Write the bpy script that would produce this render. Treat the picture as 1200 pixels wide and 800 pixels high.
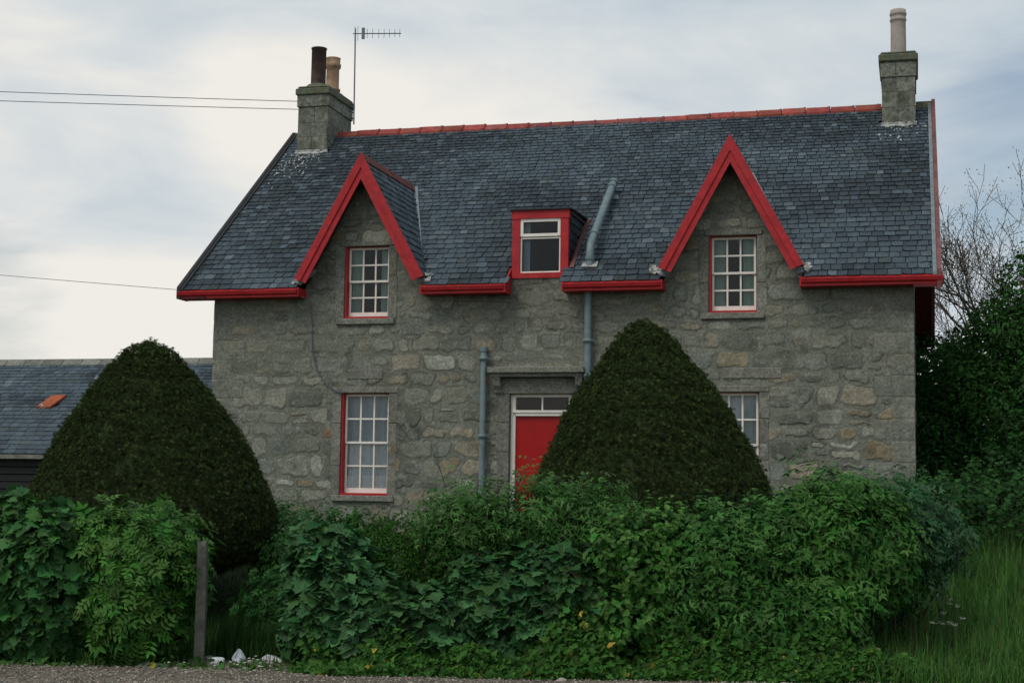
import bpy, math, random
import numpy as np
from mathutils import Vector, Matrix
R = math.radians
random.seed(7); rng = np.random.default_rng(11)
scene = bpy.context.scene
for o in list(bpy.data.objects): bpy.data.objects.remove(o)

# ------------------------------------------------------------ camera
CAM = (12.0226, -24.4396, 1.70); YAW, PITCH, ROLL = 0.2617, 0.1004, 0.015
cam = bpy.data.cameras.new('camera'); cam.sensor_width = 36; cam.lens = 53.27; cam.clip_end = 3000
co = bpy.data.objects.new('camera', cam); scene.collection.objects.link(co)
co.matrix_world = Matrix.Translation(CAM) @ Matrix.Rotation(YAW, 4, 'Z') @ Matrix.Rotation(math.pi/2 + PITCH, 4, 'X') @ Matrix.Rotation(ROLL, 4, 'Z')
scene.camera = co
scene.view_settings.view_transform = 'Standard'; scene.view_settings.look = 'None'
scene.view_settings.exposure = 0.0; scene.view_settings.gamma = 1

# ------------------------------------------------------------ sky and sun
SUN_EL, SUN_AZ = R(54), R(208)            # azimuth clockwise from +Y : high over the road, hidden by cloud
world = bpy.data.worlds.new('World'); scene.world = world; world.use_nodes = True
nt = world.node_tree; nt.nodes.clear()
def N(tree, typ, **kw):
    n = tree.nodes.new(typ)
    for k, v in kw.items():
        if k == 'i':
            for a, b in v.items(): n.inputs[a].default_value = b
        else: setattr(n, k, v)
    return n
def ramp(tree, pts, interp='LINEAR'):
    n = tree.nodes.new('ShaderNodeValToRGB'); cr = n.color_ramp; cr.interpolation = interp
    while len(cr.elements) < len(pts): cr.elements.new(0.5)
    for e, (p, c) in zip(cr.elements, pts):
        e.position = p; e.color = (c if len(c) == 4 else (*c, 1)) if hasattr(c, '__len__') else (c, c, c, 1)
    return n
sky = N(nt, 'ShaderNodeTexSky', sky_type='NISHITA', sun_disc=False, sun_elevation=SUN_EL, sun_rotation=SUN_AZ, air_density=1.2, dust_density=1.5)
bg_sky = N(nt, 'ShaderNodeBackground'); bg_sky.inputs[1].default_value = 0.10
nt.links.new(sky.outputs[0], bg_sky.inputs[0])
tc = N(nt, 'ShaderNodeTexCoord')
mp = N(nt, 'ShaderNodeMapping'); mp.inputs['Scale'].default_value = (1, 1, 2.6)
nt.links.new(tc.outputs['Generated'], mp.inputs[0])
def wnoise(scale, detail, rough, dist=0.0, w=0):
    n = N(nt, 'ShaderNodeTexNoise', i={'Scale': scale, 'Detail': detail, 'Roughness': rough, 'Distortion': dist})
    if w:
        m2 = N(nt, 'ShaderNodeMapping'); m2.inputs['Location'].default_value = (w, w*0.7, -w); m2.inputs['Scale'].default_value = (1, 1, 3.2)
        nt.links.new(tc.outputs['Generated'], m2.inputs[0]); nt.links.new(m2.outputs[0], n.inputs['Vector'])
    else: nt.links.new(mp.outputs[0], n.inputs['Vector'])
    return n.outputs['Fac']
def wmath(op, a, b=None, c=None, clamp=False):
    n = N(nt, 'ShaderNodeMath', operation=op, use_clamp=clamp)
    for i, x in enumerate((a, b, c)):
        if x is None: continue
        if isinstance(x, (int, float)): n.inputs[i].default_value = x
        else: nt.links.new(x, n.inputs[i])
    return n.outputs[0]
def wpatch(d, lo, hi):                                  # soft bank of cloud round a compass direction
    v = Vector(d).normalized()
    n = N(nt, 'ShaderNodeVectorMath', operation='DOT_PRODUCT'); n.inputs[1].default_value = v
    nt.links.new(tc.outputs['Generated'], n.inputs[0])
    m = N(nt, 'ShaderNodeMapRange', interpolation_type='SMOOTHSTEP'); m.inputs[1].default_value = math.cos(R(lo)); m.inputs[2].default_value = math.cos(R(hi))
    nt.links.new(n.outputs['Value'], m.inputs[0]); return m.outputs[0]
n_big = wnoise(2.6, 5, .5, .3, 3.1); n_mid = wnoise(7.0, 6, .55, .4); n_hole = wnoise(4.2, 5, .55, .5, 7.7)
sepw = N(nt, 'ShaderNodeSeparateXYZ'); nt.links.new(tc.outputs['Generated'], sepw.inputs[0])
elev = sepw.outputs['Z']
warm = wmath('MINIMUM', wmath('ADD', wmath('MULTIPLY', wpatch((-.532, .825, .190), 14, 0), .9), wmath('MULTIPLY', wpatch((-.31, .92, .235), 10, 0), .9)), 1.2)
warm = wmath('ADD', wmath('MULTIPLY', warm, 0.30), -.02)
tone = wmath('ADD', wmath('SUBTRACT', wmath('MULTIPLY', n_big, 0.95), .22), wmath('MULTIPLY', n_mid, 0.72))
tone = wmath('ADD', tone, warm)
tone = wmath('SUBTRACT', tone, wmath('MULTIPLY', wmath('SUBTRACT', elev, 0.16), 1.1))
cl = ramp(nt, [(0.18, (.36, .44, .51)), (0.42, (.50, .58, .65)), (0.62, (.64, .69, .72)), (0.90, (.87, .84, .79))])
nt.links.new(tone, cl.inputs[0])
bg_cl = N(nt, 'ShaderNodeBackground'); bg_cl.inputs[1].default_value = 1.0
nt.links.new(cl.outputs[0], bg_cl.inputs[0])
hole = wmath('MAXIMUM', wmath('MULTIPLY', wpatch((.082, .975, .205), 6.0, .5), .62), wmath('MULTIPLY', wpatch((-.58, .81, .115), 6, 1), .42))
hm = N(nt, 'ShaderNodeMapRange', interpolation_type='SMOOTHSTEP'); hm.inputs[1].default_value = .60; hm.inputs[2].default_value = .92; hm.inputs[4].default_value = .70
nt.links.new(wmath('ADD', n_hole, wmath('MULTIPLY', hole, .45)), hm.inputs[0])
mixw = N(nt, 'ShaderNodeMixShader'); nt.links.new(hm.outputs[0], mixw.inputs[0])
nt.links.new(bg_cl.outputs[0], mixw.inputs[1]); nt.links.new(bg_sky.outputs[0], mixw.inputs[2])
wo = N(nt, 'ShaderNodeOutputWorld'); nt.links.new(mixw.outputs[0], wo.inputs[0])

sl = bpy.data.lights.new('sun', 'SUN'); sl.energy = 1.45; sl.angle = R(30); sl.color = (1, .95, .87)
so = bpy.data.objects.new('sun', sl); scene.collection.objects.link(so)
sd = Vector((math.sin(SUN_AZ)*math.cos(SUN_EL), math.cos(SUN_AZ)*math.cos(SUN_EL), math.sin(SUN_EL)))
so.rotation_euler = sd.to_track_quat('Z', 'Y').to_euler(); so.location = (0, 0, 40)

# ------------------------------------------------------------ numpy noise
def _h(i, j, k, s):
    n = (i*374761393 + j*668265263 + k*2147483647 + s*1274126177) & 0xffffffff
    n = ((n ^ (n >> 13))*1274126177) & 0xffffffff
    n = ((n ^ (n >> 15))*2246822519) & 0xffffffff
    return ((n ^ (n >> 16)) & 0xffffff)/float(0xffffff)
def vn(x, y, z=0.0, s=0):
    x, y, z = np.broadcast_arrays(np.asarray(x, float), y, z)
    xi, yi, zi = [np.floor(a).astype(np.int64) for a in (x, y, z)]
    fx, fy, fz = x-xi, y-yi, z-zi
    fx, fy, fz = [f*f*(3-2*f) for f in (fx, fy, fz)]
    r = 0
    for a in (0, 1):
        for b in (0, 1):
            for c in (0, 1):
                r = r + _h(xi+a, yi+b, zi+c, s)*(fx if a else 1-fx)*(fy if b else 1-fy)*(fz if c else 1-fz)
    return r
def fbm(x, y, z=0.0, s=0, o=3):
    r = 0; a = .5; t = 0
    for q in range(o):
        r = r + a*vn(np.asarray(x)*2**q, np.asarray(y)*2**q, np.asarray(z)*2**q, s+q); t += a; a *= .5
    return r/t
def sst(a, b, x):
    t = np.clip((np.asarray(x, float)-a)/(b-a), 0, 1); return t*t*(3-2*t)

# ------------------------------------------------------------ frames : road frame (r along the road, d across it, away from the road)
cy_, sy_ = math.cos(YAW), math.sin(YAW)
def G(r, d):                              # road frame -> world x, y
    return CAM[0] + r*cy_ - d*sy_, CAM[1] + r*sy_ + d*cy_
def invG(x, y):
    dx, dy = x-CAM[0], y-CAM[1]
    return dx*cy_ + dy*sy_, -dx*sy_ + dy*cy_
def Hrd(r, d):
    r = np.asarray(r, float); d = np.asarray(d, float)
    z = 1.0*sst(15.6, 22.6, d) + .42*sst(2.6, 6.0, r)*sst(14.8, 20, d)*(1-sst(23, 30, d))
    z = z + .05*(fbm(r*.5+50, d*.5+50, s=3)-.5)*sst(14.9, 16.5, d)
    return z
def H(x, y):
    r, d = invG(np.asarray(x, float), np.asarray(y, float)); return Hrd(r, d)

# ------------------------------------------------------------ mesh helpers
COL = scene.collection
class MB:
    def __init__(s): s.v = []; s.f = []; s.m = []; s.c = []; s.sm = []
    def add(s, vs, fs, mi=0, col=(1, 1, 1), smooth=False):
        o = len(s.v); s.v += [tuple(p) for p in vs]
        for f in fs: s.f.append([o+i for i in f]); s.m.append(mi); s.c.append(col); s.sm.append(smooth)
    def quad(s, a, b, c, d, mi=0, col=(1, 1, 1)): s.add([a, b, c, d], [(0, 1, 2, 3)], mi, col)
    def box(s, x0, x1, y0, y1, z0, z1, mi=0, col=(1, 1, 1), bev=0.0):
        if bev <= 0:
            vs = [(x, y, z) for z in (z0, z1) for y in (y0, y1) for x in (x0, x1)]
            s.add(vs, [(0, 2, 3, 1), (4, 5, 7, 6), (0, 1, 5, 4), (2, 6, 7, 3), (0, 4, 6, 2), (1, 3, 7, 5)], mi, col)
        else:
            b = min(bev, (x1-x0)*.45, (y1-y0)*.45, (z1-z0)*.45)
            vs = []; idx = {}
            for zi, z in enumerate((z0, z1)):
                for yi, y in enumerate((y0, y1)):
                    for xi, x in enumerate((x0, x1)):
                        sx, sy, sz = (1, -1)[xi], (1, -1)[yi], (1, -1)[zi]
                        for ax in range(3):
                            p = [x, y, z]
                            for a2, sg in ((0, sx), (1, sy), (2, sz)):
                                if a2 != ax: p[a2] += sg*b
                            idx[(xi, yi, zi, ax)] = len(vs); vs.append(p)
            I = lambda x, y, z, a: idx[(x, y, z, a)]
            fs = []
            for x in (0, 1): q = [I(x, 0, 0, 0), I(x, 1, 0, 0), I(x, 1, 1, 0), I(x, 0, 1, 0)]; fs.append(q if x else q[::-1])
            for y in (0, 1): q = [I(0, y, 0, 1), I(0, y, 1, 1), I(1, y, 1, 1), I(1, y, 0, 1)]; fs.append(q if y else q[::-1])
            for z in (0, 1): q = [I(0, 0, z, 2), I(1, 0, z, 2), I(1, 1, z, 2), I(0, 1, z, 2)]; fs.append(q if z else q[::-1])
            for y in (0, 1):
                for z in (0, 1): fs.append([I(0, y, z, 1), I(1, y, z, 1), I(1, y, z, 2), I(0, y, z, 2)])
            for x in (0, 1):
                for z in (0, 1): fs.append([I(x, 0, z, 0), I(x, 1, z, 0), I(x, 1, z, 2), I(x, 0, z, 2)])
            for x in (0, 1):
                for y in (0, 1): fs.append([I(x, y, 0, 0), I(x, y, 1, 0), I(x, y, 1, 1), I(x, y, 0, 1)])
            for x in (0, 1):
                for y in (0, 1):
                    for z in (0, 1): fs.append([I(x, y, z, 0), I(x, y, z, 1), I(x, y, z, 2)])
            s.add(vs, fs, mi, col)
    def obox(s, o, u, v, w, mi=0, col=(1, 1, 1)):         # box from corner o and three edge vectors
        o, u, v, w = map(Vector, (o, u, v, w))
        vs = [o, o+u, o+v, o+u+v, o+w, o+u+w, o+v+w, o+u+v+w]
        s.add(vs, [(0, 2, 3, 1), (4, 5, 7, 6), (0, 1, 5, 4), (2, 6, 7, 3), (0, 4, 6, 2), (1, 3, 7, 5)], mi, col)
    def prism(s, poly, axis, a, b, mi=0, col=(1, 1, 1)):   # polygon (2-D) extruded along axis
        def P(p, t):
            if axis == 'y': return (p[0], t, p[1])
            if axis == 'x': return (t, p[0], p[1])
            return (p[0], p[1], t)
        n = len(poly); vs = [P(p, a) for p in poly] + [P(p, b) for p in poly]
        s.add(vs, [tuple(range(n))[::-1], tuple(range(n, 2*n))] + [(i, (i+1) % n, n+(i+1) % n, n+i) for i in range(n)], mi, col)
    def tube(s, pts, rad, seg=8, mi=0, col=(1, 1, 1), cap=True):
        pts = [Vector(p) for p in pts]; n = len(pts)
        rad = rad if hasattr(rad, '__len__') else [rad]*n
        vs = []; prev = None
        for i, p in enumerate(pts):
            t = (pts[min(i+1, n-1)] - pts[max(i-1, 0)]).normalized()
            if prev is None: prev = t.orthogonal().normalized()
            a = (prev - t*prev.dot(t)).normalized(); prev = a; b = t.cross(a)
            for k in range(seg):
                q = 2*math.pi*k/seg; vs.append(p + (a*math.cos(q) + b*math.sin(q))*rad[i])
        fs = [(i*seg+k, i*seg+(k+1) % seg, (i+1)*seg+(k+1) % seg, (i+1)*seg+k) for i in range(n-1) for k in range(seg)]
        s.add(vs, fs, mi, col, True)
        if cap: s.add(vs[:seg], [tuple(range(seg))[::-1]], mi, col); s.add(vs[-seg:], [tuple(range(seg))], mi, col)
    def lathe(s, c, prof, seg=20, mi=0, col=(1, 1, 1)):
        vs = [(c[0]+r*math.cos(2*math.pi*k/seg), c[1]+r*math.sin(2*math.pi*k/seg), c[2]+z) for r, z in prof for k in range(seg)]
        fs = [(i*seg+k, i*seg+(k+1) % seg, (i+1)*seg+(k+1) % seg, (i+1)*seg+k) for i in range(len(prof)-1) for k in range(seg)]
        s.add(vs, fs, mi, col, True)
    def build(s, name, mats, parent=None, smooth=None):
        me = bpy.data.meshes.new(name); me.from_pydata([tuple(v) for v in s.v], [], s.f); me.update()
        mats = mats if isinstance(mats, (list, tuple)) else [mats]
        for m in mats: me.materials.append(m)
        me.polygons.foreach_set('material_index', s.m)
        me.polygons.foreach_set('use_smooth', [bool(a) for a in s.sm])
        at = me.attributes.new('Col', 'FLOAT_COLOR', 'CORNER')
        arr = []
        for f, c in zip(s.f, s.c): arr += [c[0], c[1], c[2], 1.0]*len(f)
        at.data.foreach_set('color', arr)
        o = bpy.data.objects.new(name, me); COL.objects.link(o)
        if parent: o.parent = parent
        return o
def np_mesh(name, V, F, C, mat, parent=None, smooth=False):      # arrays: verts, faces (n,k), colour per vertex
    me = bpy.data.meshes.new(name); V = np.ascontiguousarray(V, np.float32); F = np.ascontiguousarray(F, np.int32)
    nf, k = F.shape
    me.vertices.add(len(V)); me.vertices.foreach_set('co', V.ravel())
    me.loops.add(nf*k); me.loops.foreach_set('vertex_index', F.ravel())
    me.polygons.add(nf); me.polygons.foreach_set('loop_start', np.arange(0, nf*k, k, dtype=np.int32))
    me.polygons.foreach_set('loop_total', np.full(nf, k, np.int32))
    me.polygons.foreach_set('use_smooth', np.full(nf, smooth, bool))
    me.update(calc_edges=True)
    a = me.attributes.new('Col', 'FLOAT_COLOR', 'POINT')
    c4 = np.ones((len(V), 4), np.float32); c4[:, :3] = C; a.data.foreach_set('color', c4.ravel())
    me.materials.append(mat)
    o = bpy.data.objects.new(name, me); COL.objects.link(o)
    if parent: o.parent = parent
    return o
def empty(name, loc, label, cat, group=None, kind=None):
    o = bpy.data.objects.new(name, None); COL.objects.link(o); o.empty_display_size = .2
    o['origin'] = tuple(loc)
    return tag(o, label, cat, group, kind)
def tag(o, label=None, cat=None, group=None, kind=None):
    if label: o['label'] = label
    if cat: o['category'] = cat
    if group: o['group'] = group
    if kind: o['kind'] = kind
    return o
def settle(root, loc):             # move the Empty to the thing's base, children keep their world place
    if 'origin' in root: del root['origin']
    root.location = loc
    def fix(o, first):
        for ch in o.children:
            if first: ch.location = Vector(ch.location) - Vector(loc)
    fix(root, True)

# ------------------------------------------------------------ materials
def mat(name, col=(.5, .5, .5), rough=.7, var=.25, vscale=6.0, bump=.0, bscale=60, attr=True, spec=.5, vcol=None, extra=None, metal=0.0, transl=0.0, dirt=None):
    m = bpy.data.materials.new(name); m.use_nodes = True; t = m.node_tree; b = t.nodes['Principled BSDF']
    b.inputs['Roughness'].default_value = rough; b.inputs['Specular IOR Level'].default_value = spec; b.inputs['Metallic'].default_value = metal
    tcn = N(t, 'ShaderNodeTexCoord'); L = t.links.new
    if attr:
        a = N(t, 'ShaderNodeAttribute', attribute_name='Col'); base = N(t, 'ShaderNodeMix', data_type='RGBA', blend_type='MULTIPLY')
        base.inputs[0].default_value = 1; L(a.outputs['Color'], base.inputs[6]); base.inputs[7].default_value = (*col, 1); src = base.outputs[2]
    else:
        rgb = N(t, 'ShaderNodeRGB'); rgb.outputs[0].default_value = (*col, 1); src = rgb.outputs[0]
    n1 = N(t, 'ShaderNodeTexNoise', i={'Scale': vscale, 'Detail': 6, 'Roughness': .6}); L(tcn.outputs['Object'], n1.inputs['Vector'])
    mr = N(t, 'ShaderNodeMapRange'); mr.inputs[1].default_value = .3; mr.inputs[2].default_value = .7; mr.inputs[3].default_value = 1-var; mr.inputs[4].default_value = 1+var
    L(n1.outputs['Fac'], mr.inputs[0])
    mul = N(t, 'ShaderNodeMix', data_type='RGBA', blend_type='MULTIPLY'); mul.inputs[0].default_value = 1
    L(src, mul.inputs[6]); L(mr.outputs[0], mul.inputs[7]); src = mul.outputs[2]
    if dirt:                                   # weathering blotches: (colour, scale, lo, hi)
        dc, ds, lo, hi = dirt
        n2 = N(t, 'ShaderNodeTexNoise', i={'Scale': ds, 'Detail': 8, 'Roughness': .65, 'Distortion': .4}); L(tcn.outputs['Object'], n2.inputs['Vector'])
        m2 = N(t, 'ShaderNodeMapRange'); m2.inputs[1].default_value = lo; m2.inputs[2].default_value = hi; L(n2.outputs['Fac'], m2.inputs[0])
        mx = N(t, 'ShaderNodeMix', data_type='RGBA'); L(m2.outputs[0], mx.inputs[0]); L(src, mx.inputs[6]); mx.inputs[7].default_value = (*dc, 1); src = mx.outputs[2]
    L(src, b.inputs['Base Color'])
    if bump > 0:
        n3 = N(t, 'ShaderNodeTexNoise', i={'Scale': bscale, 'Detail': 6, 'Roughness': .65}); L(tcn.outputs['Object'], n3.inputs['Vector'])
        bp = N(t, 'ShaderNodeBump', i={'Strength': bump, 'Distance': .02}); L(n3.outputs['Fac'], bp.inputs['Height']); L(bp.outputs[0], b.inputs['Normal'])
    if transl > 0:
        tr = N(t, 'ShaderNodeBsdfTranslucent'); L(src, tr.inputs[0]); mxs = N(t, 'ShaderNodeMixShader', i={0: transl})
        L(b.outputs[0], mxs.inputs[1]); L(tr.outputs[0], mxs.inputs[2]); L(mxs.outputs[0], t.nodes['Material Output'].inputs[0])
    return m
M = {}
M['stone'] = mat('rubble_stone', (1.02, 1.04, .98), .92, .36, 30, .5, 60, spec=.15)
M['dressed'] = mat('dressed_granite', (.235, .232, .195), .9, .48, 30, .5, 70, spec=.15, dirt=((.12, .125, .10), 4, .48, .72))
M['chim'] = mat('chimney_stone', (.19, .195, .165), .92, .55, 13, .6, 45, spec=.2, dirt=((.085, .09, .055), 3.2, .48, .68))
M['capstone'] = mat('chimney_cap_stone', (.13, .145, .10), .92, .35, 9, .5, 45, spec=.2, dirt=((.14, .10, .035), 5, .52, .66))
M['slate'] = mat('slate', (.80, .90, .93), .62, .28, 14, .25, 60, spec=.28, dirt=((.036, .046, .045), 2.2, .56, .76))
M['under'] = mat('roof_underlay', (.03, .03, .032), .9, .1, attr=False)
M['red'] = mat('red_gloss_paint', (.48, .022, .028), .5, .28, 5, .25, 30, attr=False, spec=.3, dirt=((.22, .03, .03), 5, .50, .78))
M['redtile'] = mat('red_ridge_tile', (.33, .070, .052), .8, .35, 7, .3, 40, spec=.25, dirt=((.14, .13, .10), 6, .56, .7))
M['brownboard'] = mat('faded_red_brown_board', (.20, .085, .075), .8, .3, 6, .3, 40, attr=False, spec=.2)
M['darkred'] = mat('old_dark_red_board', (.10, .018, .022), .7, .3, 6, .2, 30, attr=False, spec=.2)
M['door'] = mat('door_red_paint', (.40, .004, .005), .38, .10, 4, .08, 20, attr=False, spec=.35)
M['white'] = mat('white_paint', (.90, .84, .75), .5, .08, 8, .1, 50, attr=False, spec=.4)
M['lead'] = mat('lead_flashing', (.21, .25, .27), .6, .35, 9, .3, 30, attr=False)
M['mortar_white'] = mat('pale_mortar', (.50, .49, .45), .95, .3, 25, .6, 60, attr=False, dirt=((.13, .14, .14), 9, .48, .62))
M['pipe'] = mat('grey_pipe_paint', (.17, .225, .235), .5, .18, 6, .1, 30, attr=False, dirt=((.10, .12, .12), 5, .56, .75))
M['iron'] = mat('rusty_dark_pot', (.10, .058, .045), .85, .35, 9, .3, 40, attr=False, dirt=((.045, .035, .032), 6, .45, .65))
M['clay'] = mat('buff_clay_pot', (.40, .26, .15), .85, .2, 9, .2, 40, attr=False, dirt=((.16, .115, .07), 6, .5, .7))
M['paleclay'] = mat('pale_clay_pot', (.42, .36, .31), .85, .14, 9, .2, 40, attr=False, dirt=((.27, .23, .20), 6, .55, .7))
M['metal'] = mat('aerial_metal', (.17, .18, .20), .55, .1, 6, attr=False, metal=.3)
M['wire'] = mat('wire_sheath', (.10, .12, .17), .7, .1, attr=False)
M['dark'] = mat('room_shade_black', (.03, .03, .03), .9, .1, attr=False)  # near-black put in for the shade of the unlit rooms
M['curtain'] = mat('net_curtain', (1.12, 1.12, 1.12), .9, .10, 12, transl=.12)
M['blackboard'] = mat('black_tarred_boards', (.009, .011, .011), .7, .4, 8, .2, 30, attr=False)
M['wood'] = mat('weathered_post_wood', (.095, .10, .078), .9, .35, 10, .6, 30, attr=False, dirt=((.06, .07, .045), 7, .5, .7))
M['rock'] = mat('pale_rock', (1, 1, 1), .9, .35, 9, .7, 22, dirt=((.13, .13, .09), 6, .54, .7))
M['rust'] = mat('rusty_iron', (.34, .08, .03), .9, .4, 4, .3, 30, attr=False, dirt=((.52, .45, .40), 5, .58, .66))
M['bark'] = mat('bark', (.115, .10, .082), .95, .35, 14, .7, 30, attr=False, spec=.2)
M['stem'] = mat('green_stem', (.09, .085, .05), .8, .3, 14, attr=False, spec=.2)
M['leaf'] = mat('leaf', (1, 1, 1), .55, .18, 9, spec=.11, transl=.22)
M['yew'] = mat('yew_needles', (1, 1, 1), .7, .12, 2.4, spec=.10, transl=.06)
M['grassb'] = mat('grass_blades', (1, 1, 1), .6, .22, 3, spec=.2, transl=.25)
M['petal'] = mat('petals', (1, 1, 1), .7, .1, 9, transl=.3)
# glass
g = bpy.data.materials.new('window_glass'); g.use_nodes = True; t = g.node_tree; t.nodes.remove(t.nodes['Principled BSDF'])
tr = N(t, 'ShaderNodeBsdfTransparent', i={0: (.90, .93, .92, 1)}); gl = N(t, 'ShaderNodeBsdfGlossy', i={1: .03}); fr = N(t, 'ShaderNodeFresnel', i={0: 1.5})
nz = N(t, 'ShaderNodeTexNoise', i={'Scale': 3.5, 'Detail': 1}); tcg = N(t, 'ShaderNodeTexCoord'); t.links.new(tcg.outputs['Object'], nz.inputs['Vector'])
bpn = N(t, 'ShaderNodeBump', i={'Strength': .12, 'Distance': .02}); t.links.new(nz.outputs[0], bpn.inputs['Height']); t.links.new(bpn.outputs[0], gl.inputs['Normal'])
ad = N(t, 'ShaderNodeMath', operation='ADD', i={1: .0}); t.links.new(fr.outputs[0], ad.inputs[0])
mx = N(t, 'ShaderNodeMixShader'); t.links.new(ad.outputs[0], mx.inputs[0]); t.links.new(tr.outputs[0], mx.inputs[1]); t.links.new(gl.outputs[0], mx.inputs[2]); t.links.new(mx.outputs[0], t.nodes['Material Output'].inputs[0])
M['glass'] = g
# ground: soil and short turf ; road : gravel
def ground_mat(name, cols, scale, fine, bump):
    m = bpy.data.materials.new(name); m.use_nodes = True; t = m.node_tree; b = t.nodes['Principled BSDF']; L = t.links.new
    b.inputs['Roughness'].default_value = .95; b.inputs['Specular IOR Level'].default_value = .15
    c = N(t, 'ShaderNodeTexCoord'); n1 = N(t, 'ShaderNodeTexNoise', i={'Scale': scale, 'Detail': 8, 'Roughness': .65}); L(c.outputs['Object'], n1.inputs['Vector'])
    rp = ramp(t, cols); L(n1.outputs['Fac'], rp.inputs[0])
    v = N(t, 'ShaderNodeTexVoronoi', i={'Scale': fine}); L(c.outputs['Object'], v.inputs['Vector'])
    hs = N(t, 'ShaderNodeMapRange'); hs.inputs[3].default_value = .6; hs.inputs[4].default_value = 1.5
    sp = N(t, 'ShaderNodeSeparateColor'); L(v.outputs['Color'], sp.inputs[0]); L(sp.outputs[0], hs.inputs[0])
    mu = N(t, 'ShaderNodeMix', data_type='RGBA', blend_type='MULTIPLY'); mu.inputs[0].default_value = 1; L(rp.outputs[0], mu.inputs[6]); L(hs.outputs[0], mu.inputs[7])
    L(mu.outputs[2], b.inputs['Base Color'])
    bp = N(t, 'ShaderNodeBump', i={'Strength': bump, 'Distance': .02}); L(v.outputs['Distance'], bp.inputs['Height']); bp.invert = True; L(bp.outputs[0], b.inputs['Normal'])
    return m
M['turf'] = ground_mat('turf', [(.3, (.022, .032, .012)), (.5, (.035, .055, .018)), (.7, (.05, .06, .028))], 1.6, 60, .6)
M['gravel'] = ground_mat('gravel', [(.32, (.085, .072, .050)), (.48, (.18, .150, .115)), (.68, (.27, .23, .18))], 1.3, 42, .9)

# ------------------------------------------------------------ ground and road
def axis(lo, hi, pts):
    return np.unique(np.concatenate([np.asarray(p, float) for p in pts]))
ra = axis(0, 0, [np.linspace(-900, -40, 12), np.linspace(-40, -8, 24), np.linspace(-8, 8.5, 100), np.linspace(8.5, 40, 24), np.linspace(40, 900, 12)])
da = axis(0, 0, [np.linspace(-300, 8, 12), np.linspace(8, 26, 110), np.linspace(26, 60, 24), np.linspace(60, 1500, 14)])
RR, DD = np.meshgrid(ra, da); X, Y = G(RR, DD); Z = Hrd(RR, DD)
V = np.stack([X.ravel(), Y.ravel(), Z.ravel()], 1); nx = len(ra)
I, J = np.meshgrid(np.arange(nx-1), np.arange(len(da)-1)); a = (J*nx+I).ravel(); F = np.stack([a, a+1, a+nx+1, a+nx], 1)
tag(np_mesh('ground', V, F, (1, 1, 1), M['turf'], smooth=True), kind='structure')
# road: gravel verge, its far edge wandering, opening a little at the gateway
ru = np.linspace(-40, 40, 401); edge = 14.28 + .42*(1-sst(-2.2, -1.2, ru)) + .25*(fbm(ru*.7, 3, s=5)-.5) + .75*np.exp(-((ru+2.75)/.75)**2)
tt = np.linspace(0, 1, 24); RR = np.repeat(ru[None], 24, 0); DD = 4 + (edge[None]-4)*tt[:, None]
X, Y = G(RR, DD); V = np.stack([X.ravel(), Y.ravel(), (Hrd(RR, DD)+.006+.012*(fbm(RR*4, DD*4, s=9)-.5)*sst(0, .1, 1-tt[:, None])+.004).ravel()], 1)
I, J = np.meshgrid(np.arange(400), np.arange(23)); a = (J*401+I).ravel(); F = np.stack([a, a+1, a+402, a+401], 1)
tag(np_mesh('road', V, F, (1, 1, 1), M['gravel'], smooth=True), kind='structure')

# ------------------------------------------------------------ the cottage
W = 12.0; EZ, EO = 5.212, .347; D2 = 4.472; RZ = 9.108; K = (RZ-EZ)/(D2+EO); OL, OR_ = .506, .362
zroof = lambda y: EZ + (y+EO)*K
BASE = .95
cot = empty('cottage', (0, 0, 1), 'grey granite cottage with slate roof, red bargeboards and two steep gable dormers', 'house')
GB = [dict(x=2.855, hw=1.12, za=7.44, zf=5.36), dict(x=9.17, hw=1.11, za=7.46, zf=5.40)]   # gable dormers: centre, half width, apex, foot
for q in GB: q['k'] = (q['za']-q['zf'])/q['hw']
BOX = (5.46, 6.43, 5.37, 6.46)
def gtop(x):                                  # height of the front wall
    z = np.full_like(x, EZ-.10)
    for q in GB: z = np.maximum(z, np.where(np.abs(x-q['x']) < q['hw']+.12, q['za']-.12-np.abs(x-q['x'])*q['k'], -1))
    z = np.where((x > BOX[0]-.02) & (x < BOX[1]+.02), BOX[2]-.02, z)
    return z
WIN = [(2.45, 3.315, 1.64, 3.39, 'LL'), (8.80, 9.59, 1.64, 3.39, 'LR'), (2.45, 3.26, 4.67, 5.94, 'UL'), (8.775, 9.555, 4.67, 5.94, 'UR')]
DOOR = (5.45, 6.53, BASE+.05, 3.37)

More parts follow.
